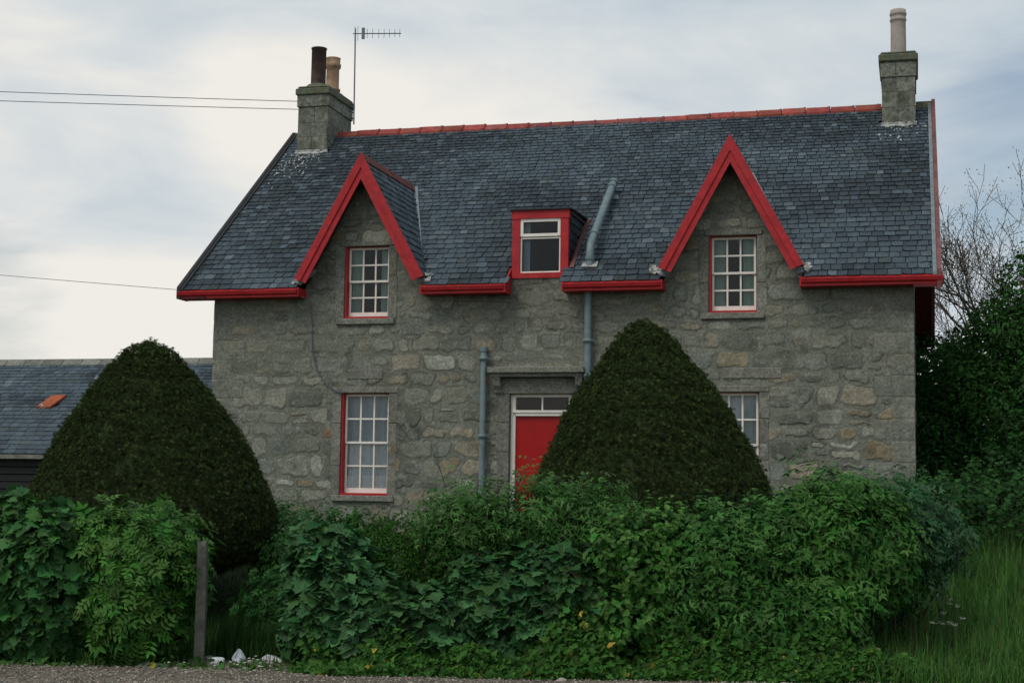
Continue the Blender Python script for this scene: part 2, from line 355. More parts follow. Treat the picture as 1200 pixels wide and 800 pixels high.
def stone_field(x, z, seed, x_end, quoins=True):
    """height, colour of mortared granite rubble laid in rough courses"""
    wx = x + .085*(fbm(x*2.6, z*2.6, s=seed)-.5)*2 + .03*(vn(x*9, z*9, s=seed+3)-.5)*2
    wz = z + .075*(fbm(x*2.2+9, z*2.6, s=seed+7)-.5)*2 + .022*(vn(x*9, z*9, s=seed+5)-.5)*2
    rs = np.random.default_rng(seed)
    hs = rs.uniform(.19, .36, 60); ze = np.cumsum(hs) - .3
    ci = np.searchsorted(ze, wz); ci = np.clip(ci, 1, 59); zb = ze[ci-1]; zt = ze[ci]
    d = np.zeros_like(x); sid = np.zeros(x.shape, np.int64)
    for c in np.unique(ci):
        m = ci == c
        ws = rs.uniform(.26, .66, 80)*(1.0 if hs[c] > .24 else .8); xe = np.cumsum(ws) - rs.uniform(.5, 1.2)
        xi = np.clip(np.searchsorted(xe, wx[m]), 1, 79); xl = xe[xi-1]; xr = xe[xi]
        zb_, zt_ = zb[m].copy(), zt[m].copy()
        split = .07 + (zt_ - zb_ < .27)*1.0 + _h(xi, np.full_like(xi, int(c)), np.full_like(xi, 5), seed); sub = np.zeros_like(xi)
        zm = zb_ + (zt_-zb_)*(.4+.2*_h(xi, np.full_like(xi, int(c)), np.full_like(xi, 6), seed))
        sp = split < .24
        up = sp & (wz[m] > zm); dn = sp & ~up
        zb_[up] = zm[up]; zt_[dn] = zm[dn]; sub[up] = 1
        # some stones taper: move the end joints with height
        xl = xl; dd = np.minimum(np.minimum(wx[m]-xl, xr-wx[m]), np.minimum(wz[m]-zb_, zt_-wz[m]))
        cx = np.minimum(wx[m]-xl, xr-wx[m]); cz = np.minimum(wz[m]-zb_, zt_-wz[m]); rr = .11
        corner = (cx < rr) & (cz < rr)
        dd[corner] = rr - np.hypot(rr-cx[corner], rr-cz[corner])
        d[m] = dd; sid[m] = xi*1000 + int(c)*2 + sub
    r1 = _h(sid, sid*0+1, sid*0, seed); r2 = _h(sid, sid*0+2, sid*0, seed); r3 = _h(sid, sid*0+3, sid*0, seed)
    mw = .014 + .060*fbm(x*1.4, z*1.4, s=seed+11)*r3 + .020*(vn(x*16, z*16, s=seed+12)-.3)
    body = sst(mw, mw+.028, d)
    pal = np.array([(.215, .215, .185), (.255, .245, .205), (.185, .195, .180), (.330, .325, .285), (.255, .205, .140), (.130, .135, .115), (.275, .235, .185), (.23, .135, .085), (.20, .205, .19)])
    w = np.cumsum([.24, .18, .17, .09, .08, .11, .07, .02, .04]); pi = np.clip(np.searchsorted(w, r1), 0, 8)
    col = pal[pi]*(.80+.40*r2)[..., None]
    g1 = fbm(x*22, z*22, s=seed+20, o=2); g2 = fbm(x*7, z*7, s=seed+21)
    sp = vn(x*46, z*46, s=seed+24); col = col*(.52+.40*g1+.45*g2+.34*(sp-.2))[..., None]
    mort = np.array([.200, .200, .170])*(.45+.62*fbm(x*4, z*16, s=seed+22)+.45*fbm(x*24, z*40, s=seed+23))[..., None]
    smear = np.clip(.62+.9*(fbm(x*.55, z*.7, s=seed+30)-.38)*1.5, .12, .95)       # pointing smeared over the faces in places
    smear = np.clip(smear + .34*(.5-sst(2.9, 4.2, z)) + .12*(vn(x*5, z*9, s=seed+31)-.5), .22, 1)
    b = body*smear
    col = mort*(1-b)[..., None] + col*b[..., None]
    joint = np.exp(-((d-mw)/.012)**2)*(.12+.5*sst(.3, .8, vn(x*3, z*3, s=seed+41))); col = col*(1-joint*.75)[..., None]
    h = body*(.004+.013*r3)*(.3+.7*smear) + .006*(g2-.5) + .005*(g1-.5)
    # damp dark streaks and pale lichen with a shape of their own
    st = sst(.60, .80, fbm(x*1.1+4, z*.35, s=seed+50)); col = col*(1-.32*st)[..., None]
    li = sst(.68, .76, fbm(x*9, z*9, s=seed+60)); col = col*(1-li*.4)[..., None] + np.array([.34, .34, .30])*(li*.4)[..., None]
    blk = sst(.70, .80, fbm(x*3.1, z*2.2+30, s=seed+70)); col = col*(1-.28*blk)[..., None]
    if quoins:
        for xe_, sg in ((0, 1), (x_end, -1)):
            u = (x-xe_)*sg; row = np.floor((z+.1)/.34).astype(np.int64); lw = np.where(row % 2 == 0, .62, .36)
            q = u < lw; du = np.minimum(lw-u, np.minimum((z+.1)/.34-row, row+1-(z+.1)/.34)*.34); bq = sst(.008, .022, du)
            rq = _h(row, row*0+int(sg+2), row*0, seed+80)
            cq = np.array([.225, .228, .20])*(.85+.25*rq)[..., None]*(.30+.62*g1+.5*g2+.42*(sp-.2))[..., None]
            cq = cq*(.88+.12*bq)[..., None]
            col = np.where(q[..., None], cq*.6+col*.4, col); h = np.where(q, .006*bq+.004*(g1-.5), h)
    return h, col

def wall_grid(x0, x1, z0, z1, step, top, holes, to3d, seed, xend, topscale=1.0):
    xs = np.unique(np.round(np.concatenate([np.arange(x0, x1, step), [x1]] + [[h[0], h[1]] for h in holes]), 4))
    zs = np.unique(np.round(np.concatenate([np.arange(z0, z1, step), [z1]] + [[h[2], h[3]] for h in holes]), 4))
    XX, ZZ = np.meshgrid(xs, zs); h, c = stone_field(XX, ZZ, seed, xend)
    for (a, b, cc, dd) in holes:                # surface dies flush at the openings
        m = (XX > a-.02) & (XX < b+.02) & (ZZ > cc-.02) & (ZZ < dd+.02); h[m] = 0
    xm = (xs[:-1]+xs[1:])/2; zm = (zs[:-1]+zs[1:])/2; XM, ZM = np.meshgrid(xm, zm)
    keep = ZM < top(XM)
    for (a, b, cc, dd) in holes: keep &= ~((XM > a) & (XM < b) & (ZM > cc) & (ZM < dd))
    n = len(xs); JJ, II = np.nonzero(keep); a = JJ*n+II; F = np.stack([a, a+1, a+n+1, a+n], 1)
    V = to3d(XX.ravel(), ZZ.ravel(), h.ravel()); return V, F, c.reshape(-1, 3)

holes = [w[:4] for w in WIN] + [DOOR] + []
parts = []
parts.append(wall_grid(0, W, BASE-.5, 7.5, .021, gtop, holes, lambda x, z, h: np.stack([x, -h, z], 1), 21, W))
sidetop = lambda y: zroof(np.minimum(y, 2*D2-y))-.10
parts.append(wall_grid(0, 2*D2, BASE-.5, 9.1, .05, sidetop, [], lambda x, z, h: np.stack([W+h, x, z], 1), 22, 2*D2))
V, F, c = wall_grid(0, 2*D2, BASE-.5, 9.1, .06, sidetop, [], lambda x, z, h: np.stack([-h, x, z], 1), 23, 2*D2); parts.append((V, F[:, ::-1], c))
V, F, c = wall_grid(0, W, BASE-.5, 5.1, .12, lambda x: np.full_like(x, 5.05), [], lambda x, z, h: np.stack([x, 2*D2+h, z], 1), 24, W); parts.append((V, F[:, ::-1], c))
# reveals of the openings
rv = []; rc = []
for (a, b, cc, dd) in holes[:5]:
    for (p, q) in (((a, cc), (a, dd)), ((a, dd), (b, dd)), ((b, dd), (b, cc)), ((b, cc), (a, cc))):
        rv += [(p[0], 0, p[1]), (q[0], 0, q[1]), (q[0], .32, q[1]), (p[0], .32, p[1])]
rv = np.array(rv, float); parts.append((rv, np.arange(len(rv)).reshape(-1, 4), np.tile([.17, .17, .145], (len(rv), 1))))
off = 0; VV = []; FF = []; CC = []
for V, F, c in parts: VV.append(V); FF.append(F+off); CC.append(c); off += len(V)
np_mesh('wall', np.concatenate(VV), np.concatenate(FF), np.concatenate(CC), M['stone'], cot)

# ---- slates
def slate_field(mb, O, U, Vd, width, length, keep, seed, gauge=(.180, .115), wid=(.14, .225), tone=1.0):
    O, U, Vd = Vector(O), Vector(U).normalized(), Vector(Vd).normalized(); Nn = U.cross(Vd).normalized()
    rs = random.Random(seed); s = -.02; row = 0
    while s < length-.03:
        gz = gauge[0] + (gauge[1]-gauge[0])*max(0, s)/length; g_ = gz*rs.uniform(.96, 1.04)
        u = -rs.uniform(0, .25); rowoff = .004*rs.uniform(-1, 1)
        while u < width:
            w = rs.uniform(*wid)*(1.0 - .25*s/length)
            u0, u1 = max(u, 0), min(u+w, width); u += w
            if u1-u0 < .03 or not keep((u0+u1)/2, s+g_*.5): continue
            top = min(s+g_+.035, length)
            j = [rs.uniform(-.007, .007) for _ in range(4)]
            hb = .028 + rs.uniform(-.003, .007); ht = .012; sk = rs.uniform(-.004, .004)
            bev = rs.choice((0, 0, 0, .02, .03))
            a = O + U*(u0+.006) + Vd*(s+j[0]+rowoff) + Nn*(hb+sk); b = O + U*(u1-.006) + Vd*(s+j[1]+rowoff) + Nn*(hb-sk)
            c = O + U*(u1-.006) + Vd*top + Nn*ht; d = O + U*(u0+.006) + Vd*top + Nn*ht
            P = O + U*((u0+u1)/2) + Vd*s
            k_ = rs.random(); q = max(.6, rs.gauss(1, .11))*tone
            cc = (.084*q, .101*q, .117*q)
            if k_ < .05+.30*float(sst(.52, .68, fbm(P.x*.8+9, P.y*1.2, s=78))): cc = (.128*q, .144*q, .156*q)
            elif k_ < .15: cc = (.060*q, .070*q, .080*q)
            elif k_ < .21: cc = (.085*q, .094*q, .094*q)
            dk = float(sst(.46, .62, fbm(P.x*.45+3.3, P.y*.9+.4, s=77))+.8*math.exp(-((P.x-7.6)/1.1)**2-((P.y-2.2)/.9)**2))*.45*(1 if rs.random() < .8 else .15)    # patch of dark algae
            cc = tuple(v*(1-dk) for v in cc)
            n1 = Nn*(-.012)
            if bev: vs = [a+U*bev, b, c, d, a+Vd*bev]; mb.add(vs, [(0, 1, 2, 3, 4)], 0, cc); mb.add([a+U*bev, b, b+n1, a+U*bev+n1], [(3, 2, 1, 0)], 0, cc)
            else: mb.add([a, b, c, d], [(0, 1, 2, 3)], 0, cc); mb.add([a, b, b+n1, a+n1], [(3, 2, 1, 0)], 0, cc)
            mb.add([a, d, d+n1, a+n1], [(0, 1, 2, 3)], 0, cc); mb.add([b, c, c+n1, b+n1], [(3, 2, 1, 0)], 0, cc)
        s += g_; row += 1
SL = math.hypot(D2+EO, RZ-EZ); SV = Vector((0, D2+EO, RZ-EZ)).normalized(); SN = Vector((1, 0, 0)).cross(SV)
NX0, NX1 = BOX[0]-.01, BOX[1]-.02             # notch for the box dormer
def ystart(x):                                # plan line where the main roof begins (eaves, or valley of a gable dormer)
    y = -EO
    for q in GB:
        zd = q['za'] - abs(x-q['x'])*q['k']
        if zd > EZ and abs(x-q['x']) < q['hw']+.1: y = max(y, (zd-EZ)/K-EO)
    return y
def keep_main(u, s):
    x = u-OL; y = -EO + s*SV.y
    if y < ystart(x)-.04: return False
    if NX0 < x < NX1 and y < 1.26: return False
    for cx0, cx1 in ((-.15, .50), (11.47, 12.07)):
        if cx0 < x < cx1 and y > 3.80: return False
    return True
roof = MB()
slate_field(roof, (-OL, -EO, EZ-.03), (1, 0, 0), SV, W+OL+OR_, SL, keep_main, 5)
o_roof = roof.build('roof', M['slate'], cot)
# deck under the slates + rear slope + soffits
dk = MB()
xs = sorted(set([round(v, 4) for v in list(np.linspace(-OL+.02, W+OR_-.02, 130)) + [NX0, NX1] + [q['x']+s_*q['hw'] for q in GB for s_ in (-1, 0, 1)]]))
for x0, x1 in zip(xs[:-1], xs[1:]):
    xm = (x0+x1)/2; e = 1e-4
    ya, yb = ystart(x0+e), ystart(x1-e)
    if NX0 <= xm <= NX1: ya = yb = 1.28
    P = lambda x, y, dz=0: (x, y, zroof(y)-.035+dz)
    dk.quad(P(x0, ya), P(x1, yb), P(x1, D2), P(x0, D2))
    dk.quad(P(x0, ya, -.05), P(x0, D2, -.05), P(x1, D2, -.05), P(x1, yb, -.05))
    dk.quad(P(x0, ya, -.05), P(x1, yb, -.05), P(x1, yb), P(x0, ya))
dk.build('roof_deck', M['under'], cot)
rear = MB()
slate_field(rear, (W+OR_, 2*D2+EO, EZ-.03), (-1, 0, 0), (0, -SV.y, SV.z), W+OL+OR_, SL, lambda u, s: True, 9, gauge=(.3, .2), wid=(.35, .5))
rr_ = rear.build('rear_roof', M['slate'], cot)
rd = MB(); rd.obox((-OL+.02, D2, RZ-.12), (W+OL+OR_-.04, 0, 0), (0, D2+EO, -(RZ-EZ)), (0, 0, .05)); rd.build('roof_deck', M['under'], cot)
# dormer roofs
for gi, q in enumerate(GB):
    mb = MB(); x, za, hw, k = q['x'], q['za'], q['hw'], q['k']; yf = -EO-.02
    ybk = (za-EZ)/K-EO; L_ = math.hypot(hw, za-q['zf']); xe = hw
    for sg in (-1, 1):
        fo = Vector((x+sg*hw, yf, q['zf'])); ap = Vector((x, yf, za)); vd = (ap-fo).normalized()
        wlen = ybk-yf
        def kp(u, s, sg=sg, fo=fo, vd=vd):
            P = fo + vd*s; y = (yf+u); zz = P.z
            return zz > zroof(y)-.05
        if sg > 0: slate_field(mb, fo, (0, 1, 0), vd, wlen, L_, lambda u, s: kp(u, s), 30+gi, gauge=(.17, .13), wid=(.16, .24))
        else: slate_field(mb, fo+Vector((0, wlen, 0)), (0, -1, 0), vd, wlen, L_, lambda u, s: kp(wlen-u, s), 40+gi, gauge=(.17, .13), wid=(.16, .24))
        # deck board
        n_ = Vector((0, 1, 0)).cross(vd)*(1 if sg > 0 else -1)
        B = Vector((x+sg*hw, -EO, q['zf']-.0)); yb2 = (q['zf']-EZ)/K-EO
        pts = [(x+sg*hw, yf+.02, q['zf']), (x, yf+.02, za), (x, ybk, za), (x+sg*hw, max(yb2, yf+.03), q['zf'])]
        mb.add([Vector(p)-n_*.004 for p in pts] + [Vector(p)-n_*.05 for p in pts], [(0, 1, 2, 3), (7, 6, 5, 4), (0, 3, 7, 4), (0, 4, 5, 1)], 1)
    dr = mb.build('dormer_roof', [M['slate'], M['under']], cot)
    rt = MB(); y = yf+.05
    while y < ybk+.02:
        y2 = min(y+.42, ybk+.1); c_ = random.uniform(.6, .95)
        rt.prism([(x-.10, za-.10), (x, za+.065), (x+.10, za-.10), (x+.08, za-.12), (x, za+.035), (x-.08, za-.12)], 'y', y, y2-.008, 0, (.62*c_, .9*c_, c_)); y = y2
    rt.build('dormer_ridge', M['redtile'], dr)
    # valley flashings
    vl = MB()
    for sg in (-1, 1):
        a = Vector((x+sg*(hw-.03), -EO+.02, EZ+.02)); b = Vector((x, ybk, za-.0)); dvec = (b-a)
        side = dvec.cross(SN).normalized()*sg*-1
        if side.x*sg < 0: side = -side
        vl.obox(a+side*-.03+SN*.012, dvec, side*.11, SN*.02)
        vl.obox(a+side*-.015+SN*.03, dvec, side*.03, SN*.028)
    vl.build('valley_flashing', M['lead'], dr)
    # bargeboards
    for sg in (-1, 1):
        bb = MB(); t_ = math.hypot(1, k); wv = .215*t_   # vertical width of board
        top = lambda dx: za+.055-abs(dx)*k
        d1 = hw+.04
        xs2 = lambda dx: x+sg*dx
        foot_in = d1-.16
        poly = [(xs2(0), top(0)), (xs2(d1), top(d1)), (xs2(foot_in), top(d1)-.10), (xs2(foot_in-.015), top(foot_in-.015)-wv), (xs2(0), top(0)-wv)]
        poly[2] = (xs2(d1-.19), top(d1)-.085)
        poly = [poly[0], poly[1], poly[2], poly[4]]
        if sg < 0: poly = poly[::-1]
        bb.prism(poly, 'y', -EO-.055, -EO-.02)
        wv2 = .12*t_; poly = [(xs2(0), top(0)+.012), (xs2(d1+.01), top(d1+.01)+.012), (xs2(d1-.10), top(d1)-.045), (xs2(0), top(0)-wv2)]
        if sg < 0: poly = poly[::-1]
        bb.prism(poly, 'y', -EO-.078, -EO-.053)
        # soffit lining behind the board
        A = Vector((xs2(.03), -EO-.02, za-.11)); Bv = Vector((xs2(d1-.1), -EO-.02, za-.11-(d1-.13)*k))
        bb.obox(A, Bv-A, (0, EO+.02, 0), Vector((0, 0, -.03)))
        bb.build('bargeboard', M['red'], cot)
    # lead and mortar patches at the feet
    for sg in (-1, 1):
        pt = MB(); c_ = Vector((x+sg*(hw+.07), -EO+.10, EZ+.10))
        for n in range(5):
            o_ = c_ + Vector((random.uniform(-.08, .10)*sg, random.uniform(-.06, .10), 0)); o_.z = zroof(o_.y)+.012
            ang = random.uniform(0, 3); w_ = random.uniform(.08, .15)
            u_ = Vector((math.cos(ang), math.sin(ang)*SV.y, math.sin(ang)*SV.z)); v_ = SN.cross(u_)
            pt.obox(o_-u_*w_*.5, u_*w_*1.3, v_*w_*.7, SN*.03)
        pt.build('mortar_fillet', M['mortar_white'], cot)

# main ridge tiles, slightly uneven
rt = MB(); x = .50
while x < 11.46:
    x2 = min(x+.455, 11.46); dz = .018*math.sin(x*.8)+random.uniform(-.006, .006); c_ = random.uniform(.72, 1.25); pale = random.random() < .15
    cc = (c_, c_*1.25, c_*1.4) if pale else (c_, c_*random.uniform(.85, 1.1), c_)
    z = RZ+dz
    rt.prism([(D2-.15, z-.105), (D2-.05, z-.01), (D2, z+.02), (D2+.05, z-.01), (D2+.17, z-.14), (D2+.15, z-.15), (D2, z-.04), (D2-.15, z-.15)], 'x', x, x2-.012, 0, cc)
    rt.prism([(D2-.16, z-.11), (D2-.055, z+.0), (D2, z+.03), (D2+.055, z+.0), (D2+.185, z-.145), (D2, z-.03)], 'x', x2-.06, x2-.014, 0, tuple(v*.9 for v in cc)); x = x2
rt.build('ridge', M['redtile'], cot)
for (xa, xb) in ((-OL, -.155), (12.075, W+OR_)):
    rt2 = MB(); rt2.prism([(D2-.16, RZ-.13), (D2, RZ+.05), (D2+.16, RZ-.13), (D2, RZ-.02)], 'x', xa, xb, 0, (1, .95, .75))
    rt2.build('ridge_end', M['capstone'], cot)

# verges
def slope_box(mb, x0, x1, lo, hi, y0=-EO-.04, y1=D2, rear=False, mi=0):
    f = (lambda y: 2*D2-y) if rear else (lambda y: y)
    pts = [(f(y0), zroof(y0)+lo), (f(y1), zroof(y1)+lo), (f(y1), zroof(y1)+hi), (f(y0), zroof(y0)+hi)]
    mb.prism(pts, 'x', x0, x1, mi)
vb = MB(); slope_box(vb, W+OR_-.005, W+OR_+.06, -.22, .085); slope_box(vb, W+OR_-.005, W+OR_+.06, -.22, .085, rear=True); vb.build('verge_board', M['brownboard'], cot)
ls = MB(); slope_box(ls, W+OR_-.07, W+OR_-.01, -.01, .035); ls.build('verge_flashing', M['lead'], cot)
vb = MB(); slope_box(vb, -OL-.045, -OL+.02, -.14, .06); slope_box(vb, -OL-.045, -OL+.02, -.14, .06, rear=True); slope_box(vb, -OL+.02, -OL+.075, -.0, .04)
vb.build('verge_board', M['under'], cot)
for (xa, xb, la, lb) in ((W, W+OR_-.01, -.20, -.17), (-OL+.03, 0, -.15, -.12)):
    sf = MB()
    for rear_ in (False, True): slope_box(sf, xa, xb, la, lb, rear=rear_)
    sf.build('soffit', M['darkred'], cot)

# eaves : red fascia with gutter moulding, in separate lengths
def fascia(x0, x1, name='fascia', cornerL=False, cornerR=False):
    mb = MB(); y = -EO-.035
    mb.prism([(y+.02, EZ-.03), (y+.055, EZ-.03), (y+.055, EZ-.175), (y+.02, EZ-.175)], 'x', x0, x1)
    prof = [(y+.02, EZ-.055), (y-.035, EZ-.055), (y-.035, EZ-.075), (y-.028, EZ-.085), (y-.02, EZ-.115), (y+.0, EZ-.135), (y+.02, EZ-.14)]
    mb.prism(prof[::-1], 'x', x0-.003, x1+.003)
    mb.box(x0, x1, y+.056, 0.0, EZ-.172, EZ-.15)
    for xx, do in ((x0, cornerL), (x1, cornerR)):
        if do: mb.box(xx-.03 if do < 0 else xx-.005, xx+.005 if do < 0 else xx+.03, y+.02, 0.02, EZ-.175, EZ-.02)
    return mb.build(name, M['red'], cot)
g0, g1 = GB
fascia(-OL-.03, g0['x']-g0['hw']-.02, cornerL=-1, cornerR=1)
fascia(g0['x']+g0['hw']+.01, NX0-.03, cornerL=-1)
fascia(NX1+.02, g1['x']-g1['hw']-.02, cornerR=1)
fascia(g1['x']+g1['hw']+.01, W+OR_+.05, cornerL=-1, cornerR=1)
# red returns beside the box dormer
for xx in (NX0-.03, NX1-.005):
    rn = MB(); rn.prism([(-EO-.03, EZ-.175), (.04, EZ-.175), (.04, zroof(.04)-.03), (-EO-.03, EZ-.03)], 'x', xx, xx+.025)
    rn.build('eaves_return', M['red'], cot)

# ---- box dormer
bx0, bx1, bz0, bz1 = BOX; yb = -.02; bd = MB()
bd.box(bx0, bx0+.135, yb, yb+.10, bz0, bz1-.14); bd.box(bx1-.135, bx1, yb, yb+.10, bz0, bz1-.14)
bd.box(bx0-.012, bx1+.012, yb-.012, yb+.11, bz1-.14, bz1); bd.box(bx0, bx1, yb-.01, yb+.10, bz0-.06, bz0+.03)
o_bd = bd.build('box_dormer', M['red'], cot)
yr = (bz1-EZ)/K-EO
for xx, sg in ((bx0+.01, -1), (bx1-.03, 1)):
    ck = MB(); ck.prism([(yb+.101, bz0-.1), (yb+.101, bz1-.02), (yr, bz1-.02)], 'x', xx, xx+.02)
    ck.build('dormer_cheek', M['under'], o_bd)
cs = MB()
slate_field(cs, (bx1-.01, yb+.11, bz0), (0, 1, 0), (0, 0, 1), yr, bz1-bz0-.03, lambda u, s: zroof(yb+.1+u) < bz0+s+.02, 61, gauge=(.15, .15), wid=(.13, .2), tone=.7)
cs.build('cheek_slates', M['slate'], o_bd)
tp = MB(); tp.prism([(yb-.05, bz1+.002), (yr+.05, bz1+.045), (yr+.10, bz1+.075), (yb-.05, bz1+.022)], 'x', bx0-.035, bx1+.06)
tp.box(bx1-.008, bx1+.035, yb+.12, yr+.0, bz1-.06, bz1-.002)
tp.build('dormer_top', M['under'], o_bd)
fl = MB(); fl.obox(Vector((bx1+.03, -.05, zroof(-.05)+.012)), (0, (yr+.1)*1, (yr+.1)*K), (.07, 0, 0), SN*.012); fl.build('dormer_flashing', M['brownboard'], o_bd)
wx0, wx1, wz0, wz1 = bx0+.137, bx1-.137, bz0+.032, bz1-.142; yw = yb+.03
zt = wz1-.30
wn = MB()
def frame(mb, x0, x1, z0, z1, y0, y1, w, wb=None, mi=0):
    wb = wb or w
    mb.box(x0, x0+w, y0, y1, z0, z1, mi, bev=.004); mb.box(x1-w, x1, y0, y1, z0, z1, mi, bev=.004)
    mb.box(x0+w, x1-w, y0, y1, z1-w, z1, mi); mb.box(x0+w, x1-w, y0, y1, z0, z0+wb, mi)
frame(wn, wx0, wx1, zt, wz1, yw-.02, yw+.03, .05); frame(wn, wx0, wx1, wz0, zt-.012, yw, yw+.04, .026)
w_o = wn.build('window', M['white'], o_bd)
pn = MB(); pn.quad((wx0+.03, yw+.015, zt+.02), (wx1-.03, yw+.015, zt+.02), (wx1-.03, yw+.015, wz1-.02), (wx0+.03, yw+.015, wz1-.02))
pn.quad((wx0+.02, yw+.02, wz0+.02), (wx1-.02, yw+.02, wz0+.02), (wx1-.02, yw+.02, zt-.03), (wx0+.02, yw+.02, zt-.03))
pn.build('pane', M['glass'], o_bd)
def curtain(mb, x0, x1, z0, z1, y, amp, per, seed, col=(.72, .76, .76), hang=0.0):
    n = max(6, int((x1-x0)/.012)); vs = []; nz_ = 10
    for j in range(nz_+1):
        z = z1+(z0-z1)*j/nz_
        for i in range(n+1):
            x = x0+(x1-x0)*i/n; a = amp*(.35+.65*j/nz_)
            vs.append((x, y+a*math.sin(x*2*math.pi/per+seed+.8*math.sin(x*9+seed+j*.15))+.3*a*math.sin(x*63+j*.5), z+hang*math.sin(math.pi*i/n)*(j == nz_)))
    mb.add(vs, [(j*(n+1)+i, j*(n+1)+i+1, (j+1)*(n+1)+i+1, (j+1)*(n+1)+i) for j in range(nz_) for i in range(n)], 0, col, True)
cu = MB(); curtain(cu, wx0+.03, wx0+.14, wz0, wz1, yw+.12, .012, .05, 2, (.30, .38, .46)); cu.build('curtain', M['curtain'], o_bd)
bb = MB(); bb.box(bx0+.04, bx1-.04, 1.0, 1.02, bz0-.2, bz1-.1); bb.build('dormer_shade_sheet', M['dark'], o_bd)  # added black sheet, the shade inside the dormer as colour

# ---- windows
for (x0, x1, z0, z1, key) in WIN:
    low = key[0] == 'L'
    y0 = .115
    sash = MB(); zm = z0+.06+(z1-z0-.06)*.50; f = .024
    X0, X1, Z0, Z1 = x0+.035, x1-.022, z0+.045, z1-.012
    # upper sash forward, lower sash behind
    for (a, b, yy, rb) in ((zm-.018, Z1, y0, .038), (Z0, zm+.018, y0+.03, .085)):
        frame(sash, X0, X1, a, b, yy, yy+.035, .038, rb)
        gw = (X1-X0-.076)
        for k in (1, 2):
            xx = X0+.038+gw*k/3; sash.box(xx-f/2-.002, xx+f/2+.002, yy+.004, yy+.03, a+rb, b-.038)
        zz = (a+rb+b-.038)/2; sash.box(X0+.038, X1-.038, yy+.006, yy+.029, zz-f/2-.002, zz+f/2+.002)
    w_o = sash.build('window', M['white'], cot)
    fr_ = MB()
    fr_.box(x0+.002, x0+.033, .025, .15, z0+.045, z1-.002); fr_.box(x1-.008, x1-.002, .100, .15, z0+.045, z1-.002)
    fr_.box(x0+.002, x1-.002, .02, .15, z0+.004, z0+.044); fr_.box(x0+.034, x1-.022, .07, .15, z1-.011, z1-.002)
    fr_.build('window_frame', M['red'], w_o)
    pn = MB()
    for (a, b, yy) in ((zm, Z1-.03, y0+.018), (Z0+.03, zm-.02, y0+.048)):
        pn.quad((X0+.03, yy, a), (X1-.03, yy, a), (X1-.03, yy, b), (X0+.03, yy, b))
    pn.build('pane', M['glass'], w_o)
    cu = MB(); yc = y0+.13
    if key == 'LL':
        curtain(cu, X0, X1, zm-.02, Z1, yc+.01, .02, .11, 1.3, (.48, .56, .62)); xm = (X0+X1)/2+.02
        curtain(cu, X0, xm-.01, Z0+.10, zm, yc, .022, .12, 3, (.80, .85, .88), hang=.03); curtain(cu, xm-.03, X1, Z0+.08, zm, yc+.02, .022, .10, 5, (.74, .80, .84), hang=.05)
        curtain(cu, X0, X1, Z0, Z0+.30, yc-.05, .012, .07, 4, (.88, .88, .88), hang=-.03)
    elif key == 'LR': curtain(cu, X0, X1, Z0, Z1, yc, .022, .10, 1.9, (.66, .72, .72))
    else:
        s_ = .27*(X1-X0) if key == 'UL' else .31*(X1-X0)
        curtain(cu, X0, X0+s_, Z0, Z1, yc, .02, .065, 1, (.30, .42, .36)); curtain(cu, X1-s_, X1, Z0, Z1, yc, .02, .06, 4, (.32, .46, .40))
    cu.build('curtain', M['curtain'], w_o)
    bk = MB(); bk.box(x0-.25, x1+.25, .9, .92, z0-.4, z1+.2); bk.build('room_shade_sheet', M['dark'], w_o)  # added black sheet behind the panes, room shade painted as colour
    # dressed sill and lintel
    sl_ = MB(); ov = .13
    sl_.box(x0-ov, x1+ov, -.055, .10, z0-.10, z0+.003, bev=.012); sl_.build('sill', M['dressed'], w_o)
    ln = MB()
    if low: ln.box(x0-.15, x1+.16, -.022, .06, z1-.001, z1+.10, bev=.01)
    else: ln.box(x0-.07, x1+.09, -.024, .06, z1-.001, z1+.085, bev=.01)
    ln.build('lintel', M['dressed'], w_o)
    jbs = {-1: MB(), 1: MB()}; zz = z0; i = 0
    while zz < z1-.02:
        hgt = min(random.uniform(.45, .75), z1-zz-.006)
        if z1-zz-hgt < .15: hgt = z1-zz-.006
        for sg in (-1, 1):
            jb = jbs[sg]
            wj = (.15, .165)[(i+(sg > 0)) % 2]
            if sg < 0: jb.box(x0-wj, x0-.001, -.012, .02, zz+.006, zz+hgt-.004, 0, (random.uniform(.75, 1.15),)*3, bev=.006)
            else: jb.box(x1+.001, x1+wj, -.012, .02, zz+.006, zz+hgt-.004, 0, (random.uniform(.75, 1.15),)*3, bev=.006)
        zz += hgt; i += 1
    for sg in (-1, 1): jbs[sg].build('jamb_stones', M['dressed'], w_o)
rl = MB(); rl.box(9.0, 9.95, -.02, .02, 3.60, 3.78, bev=.015); rl.build('relieving_stone', M['dressed'], cot); rl = MB(); rl.box(2.55, 3.2, -.02, .02, 3.62, 3.80, 0, (.9, .9, .9), bev=.015); rl.build('relieving_stone', M['dressed'], cot)

# ---- door
x0, x1, z0, z1 = DOOR; yd = .10
dl = MB(); dl.box(x0+.085, x1-.085, yd+.02, yd+.07, z0, 3.00)
for k in range(1, 6): xx = x0+.085+(x1-x0-.17)*k/6
dl.box(x0+.085, x1-.085, yd+.012, yd+.02, z0+.02, z0+.20)
d_o = dl.build('door', M['door'], cot)
df = MB(); df.box(x0+.003, x0+.085, yd-.02, yd+.10, z0, z1-.003, bev=.006); df.box(x1-.085, x1-.003, yd-.02, yd+.10, z0, z1-.003, bev=.006)
df.box(x0+.085, x1-.085, yd-.035, yd+.09, 3.00, 3.085, bev=.008); df.box(x0+.04, x1-.04, yd-.055, yd-.021, 3.06, 3.10)
df.box(x0+.085, x1-.085, yd-.015, yd+.08, z1-.05, z1-.003); df.box((x0+x1)/2-.012, (x0+x1)/2+.012, yd, yd+.05, 3.10, z1-.05)
